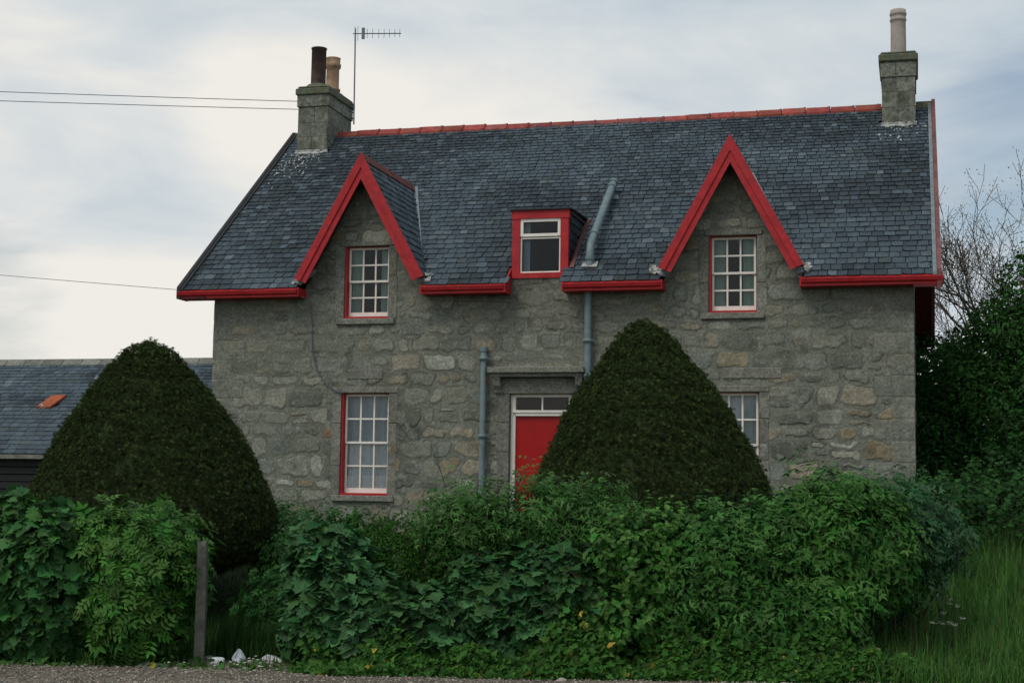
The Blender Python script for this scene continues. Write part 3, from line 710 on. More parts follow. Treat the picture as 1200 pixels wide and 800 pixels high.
df.build('door_frame', M['white'], d_o)
pn = MB(); pn.quad((x0+.08, yd+.03, 3.09), (x1-.08, yd+.03, 3.09), (x1-.08, yd+.03, z1-.04), (x0+.08, yd+.03, z1-.04)); pn.build('fanlight', M['glass'], d_o)
kn = MB(); kn.lathe((x0+.16, yd-.02, 2.0), [(.0, 0), (.03, .005), (.03, .03), (0, .035)], 12); kn.box(x0+.14, x0+.17, yd-.0, yd+.021, 1.9, 2.05); kn.build('door_knob', M['metal'], d_o)
bk = MB(); bk.box(x0-.1, x1+.1, .9, .92, z0, z1+.2); bk.build('hall_shade_sheet', M['dark'], d_o)  # added black sheet behind the fanlight, shade of the hall as colour
hd = MB(); hd.box(5.12, 6.76, -.26, 0, 3.70, 3.80, bev=.012); hd.box(5.16, 6.72, -.20, 0, 3.64, 3.70, bev=.008)
hd.box(x0-.17, x1+.17, -.022, .08, z1-.001, z1+.265, bev=.01)
for xx in (5.20, 6.60):
    hd.prism([(-.19, 3.64), (0, 3.64), (0, 3.38), (-.06, 3.38), (-.08, 3.43), (-.14, 3.50)], 'x', xx, xx+.12)
hd.build('door_hood', M['dressed'], cot)
jbs = {-1: MB(), 1: MB()}; zz = z0; i = 0
while zz < z1-.05:
    hgt = min(random.uniform(.3, .5), z1-zz-.005)
    for sg in (-1, 1):
        jb = jbs[sg]
        wj = (.20, .23)[(i+(sg > 0)) % 2]
        if sg < 0: jb.box(x0-wj, x0-.001, -.018, .02, zz+.006, zz+hgt-.004, 0, (random.uniform(.7, 1.1),)*3, bev=.006)
        else: jb.box(x1+.001, x1+wj, -.018, .02, zz+.006, zz+hgt-.004, 0, (random.uniform(.7, 1.1),)*3, bev=.006)
    zz += hgt; i += 1
for sg in (-1, 1): jbs[sg].build('door_jamb_stones', M['dressed'], d_o)
stp = MB(); stp.box(5.3, 6.7, -.42, .09, .75, 1.0, bev=.015); stp.build('doorstep', M['dressed'], cot)

# ---- pipes on the wall
def collar(mb, x, y, z, r=.078, h=.07): mb.lathe((x, y, z), [(.055, 0), (r, .006), (r, h-.006), (.055, h)], 14); mb.box(x-.11, x+.11, y+.02, y+.07, z+.02, z+.05)
pp = MB(); X_, Y_ = 5.02, -.12
pp.tube([(X_, Y_, .9), (X_, Y_, 4.03), (X_, Y_+.01, 4.08), (X_, -.05, 4.12), (X_, .03, 4.12)], .052, 12)
for z in (1.5, 2.62, 3.92): collar(pp, X_, Y_, z)
pp.tube([(X_, Y_, 4.07), (X_, Y_, 4.15)], .06, 12)
pp.build('waste_pipe', M['pipe'], cot)
pp = MB(); X_, Y_ = 6.80, -.115
pp.tube([(X_, Y_, .9), (X_, Y_, 5.05)], .062, 12)
for z in (1.6, 2.9, 3.62, 4.2): collar(pp, X_, Y_, z, .085)
pp.tube([(X_, .00, 5.47), (X_, .0, 5.74), (X_, .05, 5.86), (X_, .12, 5.94), (X_, 2.0, 7.33)], .068, 14)
pp.tube([(X_, .0, 5.60), (X_, 0, 5.66)], .085, 14)
for y in (.28, 1.78, 1.93): 
    a = Vector((X_, .12, 5.94)); b = Vector((X_, 2.0, 7.33)); t0 = (y-.12)/1.88
    pp.tube([a+(b-a)*t0, a+(b-a)*(t0+.03)], .084, 14)
pp.box(X_-.14, X_+.14, 1.70, 1.73, 6.95, 7.02)
o_sp = pp.build('soil_pipe', M['pipe'], cot)
wp = MB(); c_ = Vector((X_, -.07, zroof(-.07)+.02)); wp.obox(c_-Vector((.13, 0, 0)), (.26, 0, 0), SV*.16, SN*.025); wp.build('pipe_flashing', M['mortar_white'], o_sp)
cb = MB()
pts = [(1.82, -.35, 5.02), (1.86, -.06, 4.98), (1.88, -.035, 4.6), (1.90, -.035, 4.1), (2.0, -.035, 3.8), (2.12, -.035, 3.58), (2.30, -.035, 3.46), (2.40, -.03, 3.40), (2.45, -.02, 3.35)]
cb.tube(pts, .009, 5); cb.build('wall_cable', M['wire'], cot)
cb = MB(); cb.tube([(4.0, -.05, 4.98), (4.6, -.06, 4.955), (5.45, -.05, 4.93)], .007, 5); cb.build('wall_cable', M['lead'], cot)

# ---- chimneys
def chimney(x0, x1, pots):
    y0, y1 = 3.80, 5.14; zt = 9.92; mb = MB(); rs = random.Random(int(x0*10)+3)
    zz = 8.3; i = 0
    while zz < zt-.17:                      # coursed ashlar blocks, each its own tone
        h_ = min(rs.uniform(.24, .34), zt-.16-zz)
        pr = .0 if zz < 9.4 else .022
        pass
        cut = x0+(x1-x0)*rs.uniform(.35, .65)
        for (a, b) in ((x0, cut), (cut, x1)):
            c_ = rs.uniform(.85, 1.15); mb.box(a-(pr if a == x0 else -.003), b+(pr if b == x1 else -.003), y0-pr+rs.uniform(0, .006), y0+.3, zz+.0015, zz+h_-.0015, 0, (c_, c_, c_*.97), bev=.005)
        ys = [y0+.3, y0+.3+rs.uniform(.25, .5), y1-.0]
        for a, b in zip(ys[:-1], ys[1:]):
            c_ = rs.uniform(.85, 1.15); mb.box(x0-pr, x1+pr-rs.uniform(0, .005), a+.003, b+pr, zz+.0015, zz+h_-.0015, 0, (c_, c_, c_*.97), bev=.005)
        zz += h_
    mb.box(x0+.02, x1-.02, y0+.02, y1-.02, 8.2, zt-.1, 0, (.6, .6, .55))
    ch = mb.build('chimney', M['chim'], cot)
    cp = MB(); cp.box(x0-.055, x1+.055, y0-.055, y1+.055, zt-.16, zt-.02, bev=.02); cp.box(x0-.02, x1+.02, y0-.02, y1+.02, zt-.02, zt+.03, bev=.03)
    for (px, py, r, *_r) in pots:           # flaunching round each pot
        cp.lathe((px, py, zt), [(r+.15, -.01), (r+.12, .05), (r+.06, .11), (r+.0, .13)], 16)
    cp.build('cap', M['capstone'], ch)
    for (px, py, r, hgt, kind) in pots:
        p = MB(); z = zt+.02
        if kind == 'dark': prof = [(r, 0), (r*.98, hgt*.97), (r*1.06, hgt*.975), (r*1.06, hgt), (r*.85, hgt), (r*.82, hgt-.2)]
        elif kind == 'clay': prof = [(r, 0), (r*.97, .14), (r*1.12, .15), (r*1.12, .19), (r*.92, .21), (r*.90, hgt*.72), (r*1.10, hgt*.76), (r*1.16, hgt*.84), (r*1.02, hgt*.86), (r*1.02, hgt*.97), (r*1.08, hgt), (r*.85, hgt), (r*.8, hgt-.2)]
        else: prof = [(r, 0), (r*.97, hgt*.70), (r*.97, hgt*.78), (r*1.06, hgt*.79), (r*1.06, hgt*.82), (r*.99, hgt*.83), (r*.99, hgt*.89), (r*1.08, hgt*.90), (r*1.08, hgt*.94), (r*1.0, hgt*.95), (r*1.0, hgt), (r*.8, hgt), (r*.78, hgt-.2)]
        p.lathe((px, py, z), prof, 24); p.lathe((px, py, z), [(r*.8, hgt-.15), (0, hgt-.15)], 24)
        p.build('chimney_pot', M[{'dark': 'iron', 'clay': 'clay', 'pale': 'paleclay'}[kind]], ch)
    fl = MB(); zb = zroof(y0); fs_ = SV
    for n in range(9):                      # broken mortar fillet along the foot
        a = x0-.02+(x1-x0+.04)*n/9; b = x0-.02+(x1-x0+.04)*(n+1)/9
        fl.obox(Vector((a, y0-.03, zroof(y0-.03)+.008)), (b-a-.002, 0, 0), SV*-random.uniform(.02, .10), SN*random.uniform(.02, .03))
    fl.box(x0-.02, x1+.02, y0-.035, y0+.01, zb-.03, zb+.05)
    fl.build('mortar_fillet', M['mortar_white'], ch)
    return ch
chimney(-.15, .50, [(.15, 4.10, .155, .88, 'dark'), (.19, 4.78, .15, .86, 'clay')])
chimney(11.47, 12.07, [(11.77, 4.47, .145, 1.0, 'pale')])
# pale mortar streaks washed down the slates below the chimneys (thin drips of lime mortar)
stk = MB()
for (xa, xb, n) in ((-.25, .75, 120), (11.45, 12.1, 30)):
    for _ in range(n):
        x = random.gauss((xa+xb)/2+(-.25 if xa < 0 else 0), .32 if xa < 0 else .22); s = abs(random.gauss(0, .6 if xa < 0 else .28)); y = 3.76-s*SV.y
        if xa < 0: x -= s*.25
        if x < -OL+.1 or x > W+OR_-.1: continue
        w_ = random.uniform(.01, .035); l_ = random.uniform(.02, .08)
        stk.obox(Vector((x, y, zroof(y)+.004)), (w_, 0, 0), SV*l_, SN*.003)
tag(stk.build('mortar_drips', M['mortar_white'], cot), kind='stuff')
settle(cot, (0, 0, 1.0))

# ---- TV aerial
ae = empty('television_aerial', (0, 0, 0), 'thin grey television aerial on a tall mast strapped behind the left chimney', 'aerial')
mb = MB(); mx_, my_ = .60, 5.02
mb.tube([(mx_, my_, 9.42), (mx_-.02, my_, 11.50)], .016, 8); mb.build('mast', M['metal'], ae)
mb = MB(); 
for z in (9.55, 9.68, 9.80): mb.tube([(.50, 4.98, z+.03), (mx_+.01, my_, z-.02)], .013, 6)
mb.build('bracket', M['metal'], ae)
mb = MB(); mb.tube([(mx_-.07, my_, 11.39), (mx_+1.0, my_+.02, 11.33)], .012, 6); b_o = mb.build('boom', M['metal'], ae)
for i, t_ in enumerate((.02, .09, .30, .42, .56, .68, .80, .92, 1.03)):
    mb = MB(); hh = .16 if i in (0, 1) else .11-.003*i
    px = mx_-.05+t_; pz = 11.39-.06*t_
    mb.tube([(px, my_, pz-hh), (px, my_, pz+hh)], .0055, 5); mb.build('element', M['metal'], b_o)
mb = MB(); mb.box(mx_+.13, mx_+.19, my_-.02, my_+.02, 11.26, 11.50); mb.build('dipole_box', M['metal'], b_o)
settle(ae, (mx_, my_, 9.42))

# ---- overhead wires
def wire(a, b, sag, lab):
    a, b = Vector(a), Vector(b); n = 40
    mb = MB(); mb.tube([a.lerp(b, i/n)-Vector((0, 0, sag*4*(i/n)*(1-i/n))) for i in range(n+1)], .0075, 5)
    return tag(mb.build('overhead_wire', M['wire']), lab, 'wire', 'overhead wires left of the cottage')
WIRES = True

# ------------------------------------------------------------ outbuilding
ob = empty('outbuilding', (-12, 10, 1), 'low slate roofed outbuilding with black boarded front behind the left yew', 'outbuilding')
OY, OE, ORY, ORZ, OX0, OX1 = 10.0, 2.55, 13.5, 5.24, -34.0, -3.0
KO = (ORZ-OE)/(ORY-OY)
mb = MB(); sv = Vector((0, ORY-OY, ORZ-OE)); LO = sv.length
slate_field(mb, (OX0, OY, OE), (1, 0, 0), sv, OX1-OX0, LO, lambda u, s: not (-10.72 < OX0+u < -10.25 and 1.62 < s*.793 < 2.0), 71, gauge=(.20, .15), wid=(.26, .36), tone=1.05)
mb.obox((OX0, OY, OE-.01), (OX1-OX0, 0, 0), sv, (0, 0, -.06), 1)
mb.obox((OX0, ORY, ORZ), (OX1-OX0, 0, 0), (0, sv.y, -sv.z), (0, 0, -.06), 0, (.07, .08, .1))
mb.build('roof', [M['slate'], M['under']], ob)
mb = MB(); x = OX0
while x < OX1:
    mb.prism([(ORY-.2, ORZ-.12), (ORY, ORZ+.07), (ORY+.2, ORZ-.12), (ORY, ORZ-.04)], 'x', x, x+.58, 0, (random.uniform(.8, 1.3),)*3); x += .6
mb.build('ridge', M['dressed'], ob)
mb = MB(); mb.obox(Vector((-9.15, OY-.02, OE+.02)), (.22, 0, 0), sv*1.0, Vector((0, -.03, .09))); mb.box(-9.25, -8.75, ORY-.15, ORY+.15, ORZ-.05, ORZ+.14, bev=.02); mb.build('coping', M['dressed'], ob)
mb = MB()
def opl(x, y, dz=0): return Vector((x, y, OE+(y-OY)*KO+dz))
a = opl(-10.82, 11.58, .04); mb.obox(a, (.42, 0, 0), opl(-10.62, 12.02)-opl(-10.82, 11.58), (0, -.02, .05)); mb.build('skylight', M['rust'], ob)
mb = MB(); a = opl(-9.75, 12.65, .04); mb.obox(a, (.22, 0, 0), sv*.03, (0, 0, .05)); mb.build('roof_vent', M['mortar_white'], ob)
mb = MB()
for k in range(7): mb.box(OX0+.5, -9.0, OY+.20+.03*(k % 2), OY+.26+.03*(k % 2), 1.28+k*.19, 1.28+k*.19+.165)
mb.build('board_front', M['blackboard'], ob)
mb = MB(); mb.box(OX0, OX1, OY+.25, OY+.40, .5, 1.27, bev=.02); mb.box(-9.0, OX1, OY+.12, OY+.5, .5, 2.5); mb.box(OX0, OX0+.4, OY+.12, 2*ORY-OY-.1, .5, 2.5); mb.box(OX1-.4, OX1, OY+.5, 2*ORY-OY-.1, .5, 2.5); mb.box(OX0, OX1, 2*ORY-OY-.5, 2*ORY-OY-.1, .5, 2.5)
for xx in (OX0+.0, OX1-.4): mb.prism([(OY+.3, 2.5), (ORY, ORZ-.12), (2*ORY-OY-.3, 2.5)], 'x', xx+.02, xx+.38)
mb.build('wall', M['dressed'], ob)
mb = MB(); mb.box(OX0, OX1, OY-.05, OY+.0, OE-.13, OE-.02); mb.build('fascia', M['dressed'], ob)
settle(ob, (-18, 10, 1.0))

# ------------------------------------------------------------ foliage tools
def norm(a): return a/np.maximum(np.linalg.norm(a, axis=-1, keepdims=True), 1e-9)
def fan(outline, fold=.0, droop=.0):
    """leaf template: outline (x,y) with tip at +y; centre fan, folded along the midrib, drooping to the tip"""
    P = np.array(outline, float); c = np.array([[0, .42]]); A = np.vstack([c, P])
    z = fold*np.abs(A[:, 0]) - droop*(A[:, 1]**2)
    n = len(P); F = np.array([(0, 1+i, 1+(i+1) % n) for i in range(n)])
    return np.column_stack([A, z]), F
def half(o): return o + [(-x, y) for x, y in o[::-1] if abs(x) > 1e-6]
T_SYC = fan(half([(0, 0), (.20, -.06), (.38, .05), (.30, .17), (.56, .36), (.40, .46), (.52, .66), (.26, .66), (.20, .84), (0, 1.0)]), fold=.18, droop=.12)
T_OVAL = fan(half([(0, 0), (.20, .22), (.24, .5), (.13, .8), (0, 1.0)]), fold=.25, droop=.2)
T_DIA = (np.array([(0, 0, 0), (.26, .45, .07), (0, 1, -.1), (-.26, .45, .07)]), np.array([(0, 1, 2), (0, 2, 3)]))
T_LOBE = fan(half([(0, 0), (.28, .12), (.26, .28), (.42, .48), (.22, .58), (.18, .78), (0, 1.0)]), fold=.22, droop=.15)
def compound(nl, ll, wl):
    Vs = []; Fs = []; o = 0
    base = np.array([(0, 0, 0), (wl, .35, .05), (wl*.7, .7, .03), (0, 1, -.06), (-wl*.7, .7, .03), (-wl, .35, .05)]); f = np.array([(0, 1, 2), (0, 2, 3), (0, 3, 4), (0, 4, 5)])
    def put(x, y, ang, s):
        nonlocal o
        c, s_ = math.cos(ang), math.sin(ang); b = base*[1, 1, 1]*s
        Vs.append(np.column_stack([x + b[:, 0]*c + b[:, 1]*s_, y - b[:, 0]*s_ + b[:, 1]*c, b[:, 2]*.6-.05*(y+.3*b[:, 1])**2])); Fs.append(f+o); o += 6
    for k in range(nl):
        y = .22+.5*k/max(1, nl-1); s = ll*(.85+.2*math.sin(math.pi*(k+.5)/nl))
        put(0, y, R(62), s); put(0, y, -R(62), s)
    put(0, .70, 0, ll*1.05)
    Vs.append(np.array([(-.008, 0, 0), (.008, 0, 0), (.006, .72, -.06), (-.006, .72, -.06), (0, 0, 0), (0, 0, 0)])); Fs.append(np.array([(0, 1, 2), (0, 2, 3)])+o)
    return np.vstack(Vs), np.vstack(Fs)
T_ELDER = compound(2, .48, .20); T_ROWAN = compound(3, .42, .20); T_ROSE = compound(2, .34, .17)
T_TRI = compound(1, .55, .22)
def instance(T, P, Nn, Tip, S, C):
    V, F = T; n = len(P); k = len(V)
    Nn = norm(Nn); Tip = norm(Tip - Nn*(Tip*Nn).sum(1, keepdims=True)); Xd = np.cross(Tip, Nn)
    W_ = P[:, None] + S[:, None, None]*(V[None, :, 0, None]*Xd[:, None] + V[None, :, 1, None]*Tip[:, None] + V[None, :, 2, None]*Nn[:, None])
    FF = (F[None] + (np.arange(n)*k)[:, None, None]).reshape(-1, 3)
    return W_.reshape(-1, 3), FF, np.repeat(C, k, 0)
def join(ps):
    off = 0; v = []; f = []; c = []
    for V, F, C in ps: v.append(V); f.append(F+off); c.append(C); off += len(V)
    return np.concatenate(v), np.concatenate(f), np.concatenate(c)
def tone(n, base, var=.25, hue=.12):
    base = np.array(base)
    if base[1] > base[0]*1.15 and base[1] > base[2]: base = base*[.76, 1.13, .72]
    b = rng.normal(1, var, (n, 1)).clip(.45, 1.8)
    return base*b*(1+hue*rng.normal(0, 1, (n, 3))*[1, .4, .8])
def shell(lobes, n, lump=.12, inner=0.0, seed=0, front=.8, zmin=None):
    """points on the uneven outside of a union of ellipsoids given in the road frame (r,d,z,Rr,Rd,Rz)"""
    L = np.array(lobes, float); wts = (L[:, 3]*L[:, 5])**1.0; wts /= wts.sum()
    P = []; D = []
    tot = 0
    while tot < n:
        m = int((n-tot)*1.8)+50
        li = rng.choice(len(L), m, p=wts); u = norm(rng.normal(0, 1, (m, 3)))
        flip = (u[:, 1] > .25) & (rng.random(m) < front); u[flip, 1] *= -1
        q = L[li]; c = q[:, :3]; Rr = q[:, 3:6]
        nz1 = fbm(u[:, 0]*2.2+c[:, 0]*3, u[:, 1]*2.2+c[:, 1], u[:, 2]*2.2+c[:, 2]*2, s=seed)
        nz2 = vn(u[:, 0]*6+c[:, 0]*9, u[:, 1]*6, u[:, 2]*6, s=seed+9)
        f = 1 + lump*((nz1-.5)*2.6 + (nz2-.5)*1.0) - np.abs(rng.normal(0, .035, m)) - inner*rng.random(m)
        p = c + u*Rr*f[:, None]
        ok = np.ones(m, bool)
        for j in range(len(L)):
            e = (p-L[j, :3])/L[j, 3:6]; ok &= ~(((e**2).sum(1) < .62-.5*inner) & (li != j))
        if zmin is not None: ok &= p[:, 2] > zmin
        ok &= p[:, 2] > Hrd(p[:, 0], p[:, 1])+.02
        nn = norm(u/Rr); P.append(p[ok]); D.append(nn[ok]); tot += int(ok.sum())
    P = np.concatenate(P)[:n]; D = np.concatenate(D)[:n]
    X, Y = G(P[:, 0], P[:, 1]); Pw = np.column_stack([X, Y, P[:, 2]])
    Dw = np.column_stack([D[:, 0]*cy_-D[:, 1]*sy_, D[:, 0]*sy_+D[:, 1]*cy_, D[:, 2]]); return Pw, Dw
def leafset(Pw, Dw, T, size, col, var=.28, up=.75, jit=.48, down=.35, svar=.28, hue=.12):
    n = len(Pw)
    Nn = norm(Dw*.75 + np.array([0, 0, up]) + rng.normal(0, jit, (n, 3)))
    Tip = Dw*.55 + np.array([0, 0, -down]) + rng.normal(0, .55, (n, 3))
    S = size*rng.normal(1, svar, n).clip(.45, 1.6)
    return instance(T, Pw - norm(Tip)*(S*.3)[:, None], Nn, Tip, S, tone(n, col, var, hue))
def shoots(lobes, ns, per, T, size, length, col, lump=.14, seed=0, tipcol=None, **kw):
    """short leafy shoots standing out of the shell: gives clumps with gaps between"""
    P, D = shell(lobes, ns, lump=lump, seed=seed)
    d = norm(D + np.array([0, 0, .55]) + rng.normal(0, .3, (ns, 3)))
    t = np.tile(np.linspace(.15, 1, per), ns); Pp = np.repeat(P, per, 0) + np.repeat(d, per, 0)*(t*length*np.repeat(rng.uniform(.5, 1.2, ns), per))[:, None]
    rad = norm(np.cross(np.repeat(d, per, 0), rng.normal(0, 1, (ns*per, 3))))
    Tip = rad*.8 + np.repeat(d, per, 0)*(.3+.5*t)[:, None]; Nn = norm(np.repeat(d, per, 0)*.45 + np.array([0, -.0, .35]) + rng.normal(0, .28, (ns*per, 3)) + np.repeat(D, per, 0)*.9)
    shade = np.repeat(rng.normal(1, .22, ns).clip(.5, 1.6), per)[:, None]
    C = tone(ns*per, col, .16)*shade
    if tipcol is not None:
        w = (sst(.6, 1, t)*.7)[:, None]; C = C*(1-w)+np.array(tipcol)*w*shade
    S = size*rng.normal(1, .2, ns*per).clip(.5, 1.5)*(1.1-.35*t)
    return instance(T, Pp, Nn, Tip, S, C), P, d
def stems_mesh(name, root, P, base, parent, rad=.012, mat_=None, maxn=60, extra=()):
    mb = MB()
    idx = rng.choice(len(P), min(maxn, len(P)), replace=False)
    for i in idx:
        p = Vector(P[i]); b = Vector(base[rng.integers(len(base))]); m = b.lerp(p, .5)+Vector((rng.normal(0, .08), rng.normal(0, .08), .12))
        mb.tube([b, m, p], [rad, rad*.7, rad*.3], 5)
    for l in extra: mb.tube(l, .0045, 4)
    return mb.build(name, mat_ or M['stem'], parent)
def budded(lobes, k, seed):
    rs = np.random.default_rng(seed); out = list(lobes)
    for (r, d, z, a, b, c) in lobes:
        for _ in range(k):
            u = norm(rs.normal(0, 1, 3)); u[1] = -abs(u[1])*.8; u[2] = u[2]*.9+.15; f = rs.uniform(.30, .48)
            out.append((r+u[0]*a*.82, d+u[1]*b*.85, z+u[2]*c*.85, a*f, b*f, c*f))
    return out
def sprays(pos, T, size, col, tip, seed, parent_d=15.2):
    """upright leafy shoots standing above the hedge: (r, d, foot height, length)"""
    ps = []; mb = []
    rs = np.random.default_rng(seed)
    for (r, d, z0, L) in pos:
        X, Y = [float(v) for v in G(r, d)]; n = int(L/.028); t = np.linspace(0, 1, n); bend = rs.normal(0, .12, 2)
        P = np.column_stack([X+bend[0]*t**2*L*2, Y+bend[1]*t**2*L, z0+L*t]); a = t*40+rs.uniform(0, 6); rad = np.column_stack([np.cos(a), np.sin(a), .35+0*a])
        C = tone(n, col, .15)*(1-t[:, None]*.5)+tone(n, tip, .15)*(t[:, None]*.5)
        ps.append(instance(T, P, norm(np.array([0, -.3, 1.])+rs.normal(0, .3, (n, 3))), rad, size*(1.15-.6*t)*rs.uniform(.8, 1.2, n), C)); mb.append([tuple(P[i]) for i in range(0, n, max(1, n//5))]+[tuple(P[-1])])
    return ps, mb
def shrub(name, label, cat, lobes, sets, base_rd, stems=40, group=None, srad=.012, bud=3, spray=None):
    if bud: lobes = budded(lobes, bud, int(abs(lobes[0][0]*100))+7)
    bx, by = G(*base_rd); bz = float(Hrd(*base_rd))
    root = empty(name, (bx, by, bz), label, cat, group)
    ps = []; PP = None
    for s in sets:
        kind = s.pop('kind')
        if kind == 'shell':
            n = s.pop('n'); P, D = shell(lobes if 'lobes' not in s else s.pop('lobes'), n, lump=s.pop('lump', .12), inner=s.pop('inner', 0.), seed=s.pop('seed', 1)); ps.append(leafset(P, D, **s))
            if PP is None: PP = P
        else:
            r_, P, d = shoots(s.pop('lobes', lobes), **s); ps.append(r_); PP = P
    sp_l = []
    if spray: q_, sp_l = sprays(*spray); ps += q_
    V, F, C = join(ps); np_mesh('foliage', V, F, C.clip(0.002, 1), M['leaf'], root)
    bs = []
    for l in lobes:
        for _ in range(3):
            r, d = l[0]+rng.normal(0, .12), l[1]+abs(rng.normal(.05, .1)); X, Y = G(r, d); bs.append((float(X), float(Y), float(Hrd(r, d))-.03))
    stems_mesh('stems', root, PP, bs, root, srad, maxn=stems, extra=sp_l)
    settle(root, (float(bx), float(by), bz)); return root

# ------------------------------------------------------------ yews
def yew(label, rc, dc, prof, seed, trunk_z, n=30000, lean=0.0):
    bx, by = [float(v) for v in G(rc, dc)]; bz = float(Hrd(rc, dc))
    root = empty('clipped_yew', (bx, by, bz), label, 'yew tree', 'clipped yews in the front garden')
    pr = np.array(prof)          # (radius, z) from the top down
    seg = np.hypot(np.diff(pr[:, 0]), np.diff(pr[:, 1])); area = seg*(pr[:-1, 0]+pr[1:, 0]+.05); w = area/area.sum()
    def surf(m):
        k = rng.choice(len(w), m, p=w); t = rng.random(m); r = pr[k, 0]*(1-t)+pr[k+1, 0]*t; z = pr[k, 1]*(1-t)+pr[k+1, 1]*t
        th = rng.uniform(0, 2*np.pi, m)
        f = 1+.04*(fbm(np.cos(th)*1.5+5, np.sin(th)*1.5+5, z*1.3, s=seed)-.5)*2+.02*(vn(np.cos(th)*r*5, np.sin(th)*r*5, z*5, s=seed+1)-.5)*2
        dr = pr[k+1, 0]-pr[k, 0]; dz = pr[k+1, 1]-pr[k, 1]; nr = -dz; nz_ = dr; L_ = np.hypot(nr, nz_); nr, nz_ = nr/L_, nz_/L_
        return np.column_stack([np.cos(th)*r*f, np.sin(th)*r*f, z+.03*(vn(th*3, r*4, s=seed)-.5)]), np.column_stack([np.cos(th)*nr, np.sin(th)*nr, nz_])
    P, D = surf(n//5); n = len(P)*5
    P = P + D*rng.normal(-.01, .020, (len(P), 1)); cid = np.repeat(rng.random(len(P)), 5)
    P = np.repeat(P, 5, 0); D = np.repeat(D, 5, 0); off_ = rng.normal(0, .017, (n, 3)); tan = off_ - D*(off_*D).sum(1, keepdims=True)
    P = P + tan + D*(.030-np.linalg.norm(tan, axis=1, keepdims=True)*1.3)
    long_ = rng.random(n) < .02; P[long_] += D[long_]*rng.uniform(.01, .05, (long_.sum(), 1))
    # each sprig: a few needle-thick blades fanning from one point
    B = []; 
    for a_ in range(5):
        an = a_*2*math.pi/5+.3; cx, cyy = math.cos(an), math.sin(an)
        B.append([(0, 0, -.1), (cx*.55-cyy*.16, cyy*.55+cx*.16, .45), (cx*.95, cyy*.95, .55), (cx*.55+cyy*.16, cyy*.55-cx*.16, .45)])
    B.append([(0, 0, 0), (.15, 0, .5), (0, 0, 1.15), (-.15, 0, .5)]); B.append([(0, 0, 0), (0, .15, .5), (0.0, 0, 1.1), (0, -.15, .5)])
    V = np.array(B).reshape(-1, 3); F = np.vstack([[(4*i, 4*i+1, 4*i+2), (4*i, 4*i+2, 4*i+3)] for i in range(len(B))])
    V = np.column_stack([V[:, 0], V[:, 1], V[:, 2]])
    Nn = norm(D+np.array([0, 0, .25])+rng.normal(0, .45, (n, 3))); Tip = norm(rng.normal(0, 1, (n, 3)))
    age = vn(P[:, 0]*7, P[:, 1]*7, P[:, 2]*7, s=seed+5)
    C = tone(n, (1, 1, 1), .30, .06)*np.array([.050, .076, .026])
    tip = (rng.random(n)*.5+cid*.5 < .27+.05*age); C[tip] = tone(int(tip.sum()), (1, 1, 1), .25, .08)*np.array([.125, .160, .048])
    W1 = instance((V, F), P, Nn, Tip, rng.uniform(.016, .028, n), C)
    # inside: closed core in a darker green than the sprigs
    m = 64; th = np.linspace(0, 2*np.pi, m, endpoint=False); rows = []
    zz = np.concatenate([[pr[0, 1]-.06], np.linspace(pr[0, 1]-.08, pr[-1, 1]+.03, 50)]); order = np.argsort(pr[:, 1])
    zs_ = pr[:, 1]; arc = np.concatenate([[0], np.cumsum(seg)]); uu = np.linspace(0, arc[-1], 60)
    rr2 = np.interp(uu, arc, pr[:, 0]); zz2 = np.interp(uu, arc, pr[:, 1]); zc = pr[:, 1].mean()
    cv = []
    for r_, z_ in zip(rr2, zz2):
        f = 1+.04*(fbm(np.cos(th)*1.5+5, np.sin(th)*1.5+5, np.full(m, z_*1.3), s=seed)-.5)*2
        r3 = np.maximum(r_-.055, 0)*f; cv.append(np.column_stack([np.cos(th)*r3, np.sin(th)*r3, np.full(m, zc+(z_-zc)*.965)]))
    cv = np.concatenate(cv); I, J = np.meshgrid(np.arange(m), np.arange(59)); a = (J*m+I).ravel(); b = (J*m+(I+1) % m).ravel()
    cf = np.concatenate([np.stack([a, a+m, b+m], 1), np.stack([a, b+m, b], 1)])
    V_, F_, C_ = join([W1, (cv, cf, np.tile([.030, .046, .015], (len(cv), 1)))])
    tz = lean*sst(pr[:, 1].min()+.5, pr[0, 1], V_[:, 2]); V_ = V_ + np.column_stack([bx+tz*cy_, by+tz*sy_, 0*tz])
    np_mesh('crown', V_, F_, C_.clip(.003, 1), M['yew'], root)
    mb = MB()
    for k in range(4): 
        a_ = k*1.6; mb.tube([(bx+.05*math.cos(a_), by+.05*math.sin(a_), bz-.05), (bx+.10*math.cos(a_), by+.1*math.sin(a_), bz+.3), (bx+.35*math.cos(a_), by+.35*math.sin(a_), trunk_z)], [.10, .075, .05], 8)
    mb.build('trunk', M['bark'], root); settle(root, (bx, by, bz)); return root
def mz(v, u, d): return 1.7 + (578-(600-u)*.015 - v)/1776*d      # measured levels
dL = 18.2; sL = dL/1776
yew('tall clipped yew left of the gateway, bulging wide like a bell', (184-600)*sL, dL,
    [(r*sL, mz(v, 180, dL)) for r, v in ((0, 402), (12, 404), (26, 412), (39, 426), (62, 454), (83, 482), (101, 510), (116, 537), (131, 565), (141, 590), (144, 607), (136, 628), (118, 648), (88, 662), (40, 664), (0, 655))], 3, 1.2, 98000, -.10)
dR = 17.7; sR = dR/1776
yew('clipped yew cone standing in front of the red door', (768-600)*sR, dR,
    [(r*sR, mz(v, 768, dR)) for r, v in ((0, 378), (11, 380), (20, 386), (31, 397), (42, 412), (56, 430), (72, 450), (86, 470), (98, 490), (111, 518), (124, 545), (132, 562), (137, 585), (135, 612), (126, 640), (98, 662), (50, 668), (0, 662))], 5, 1.0, 90000, -.11)

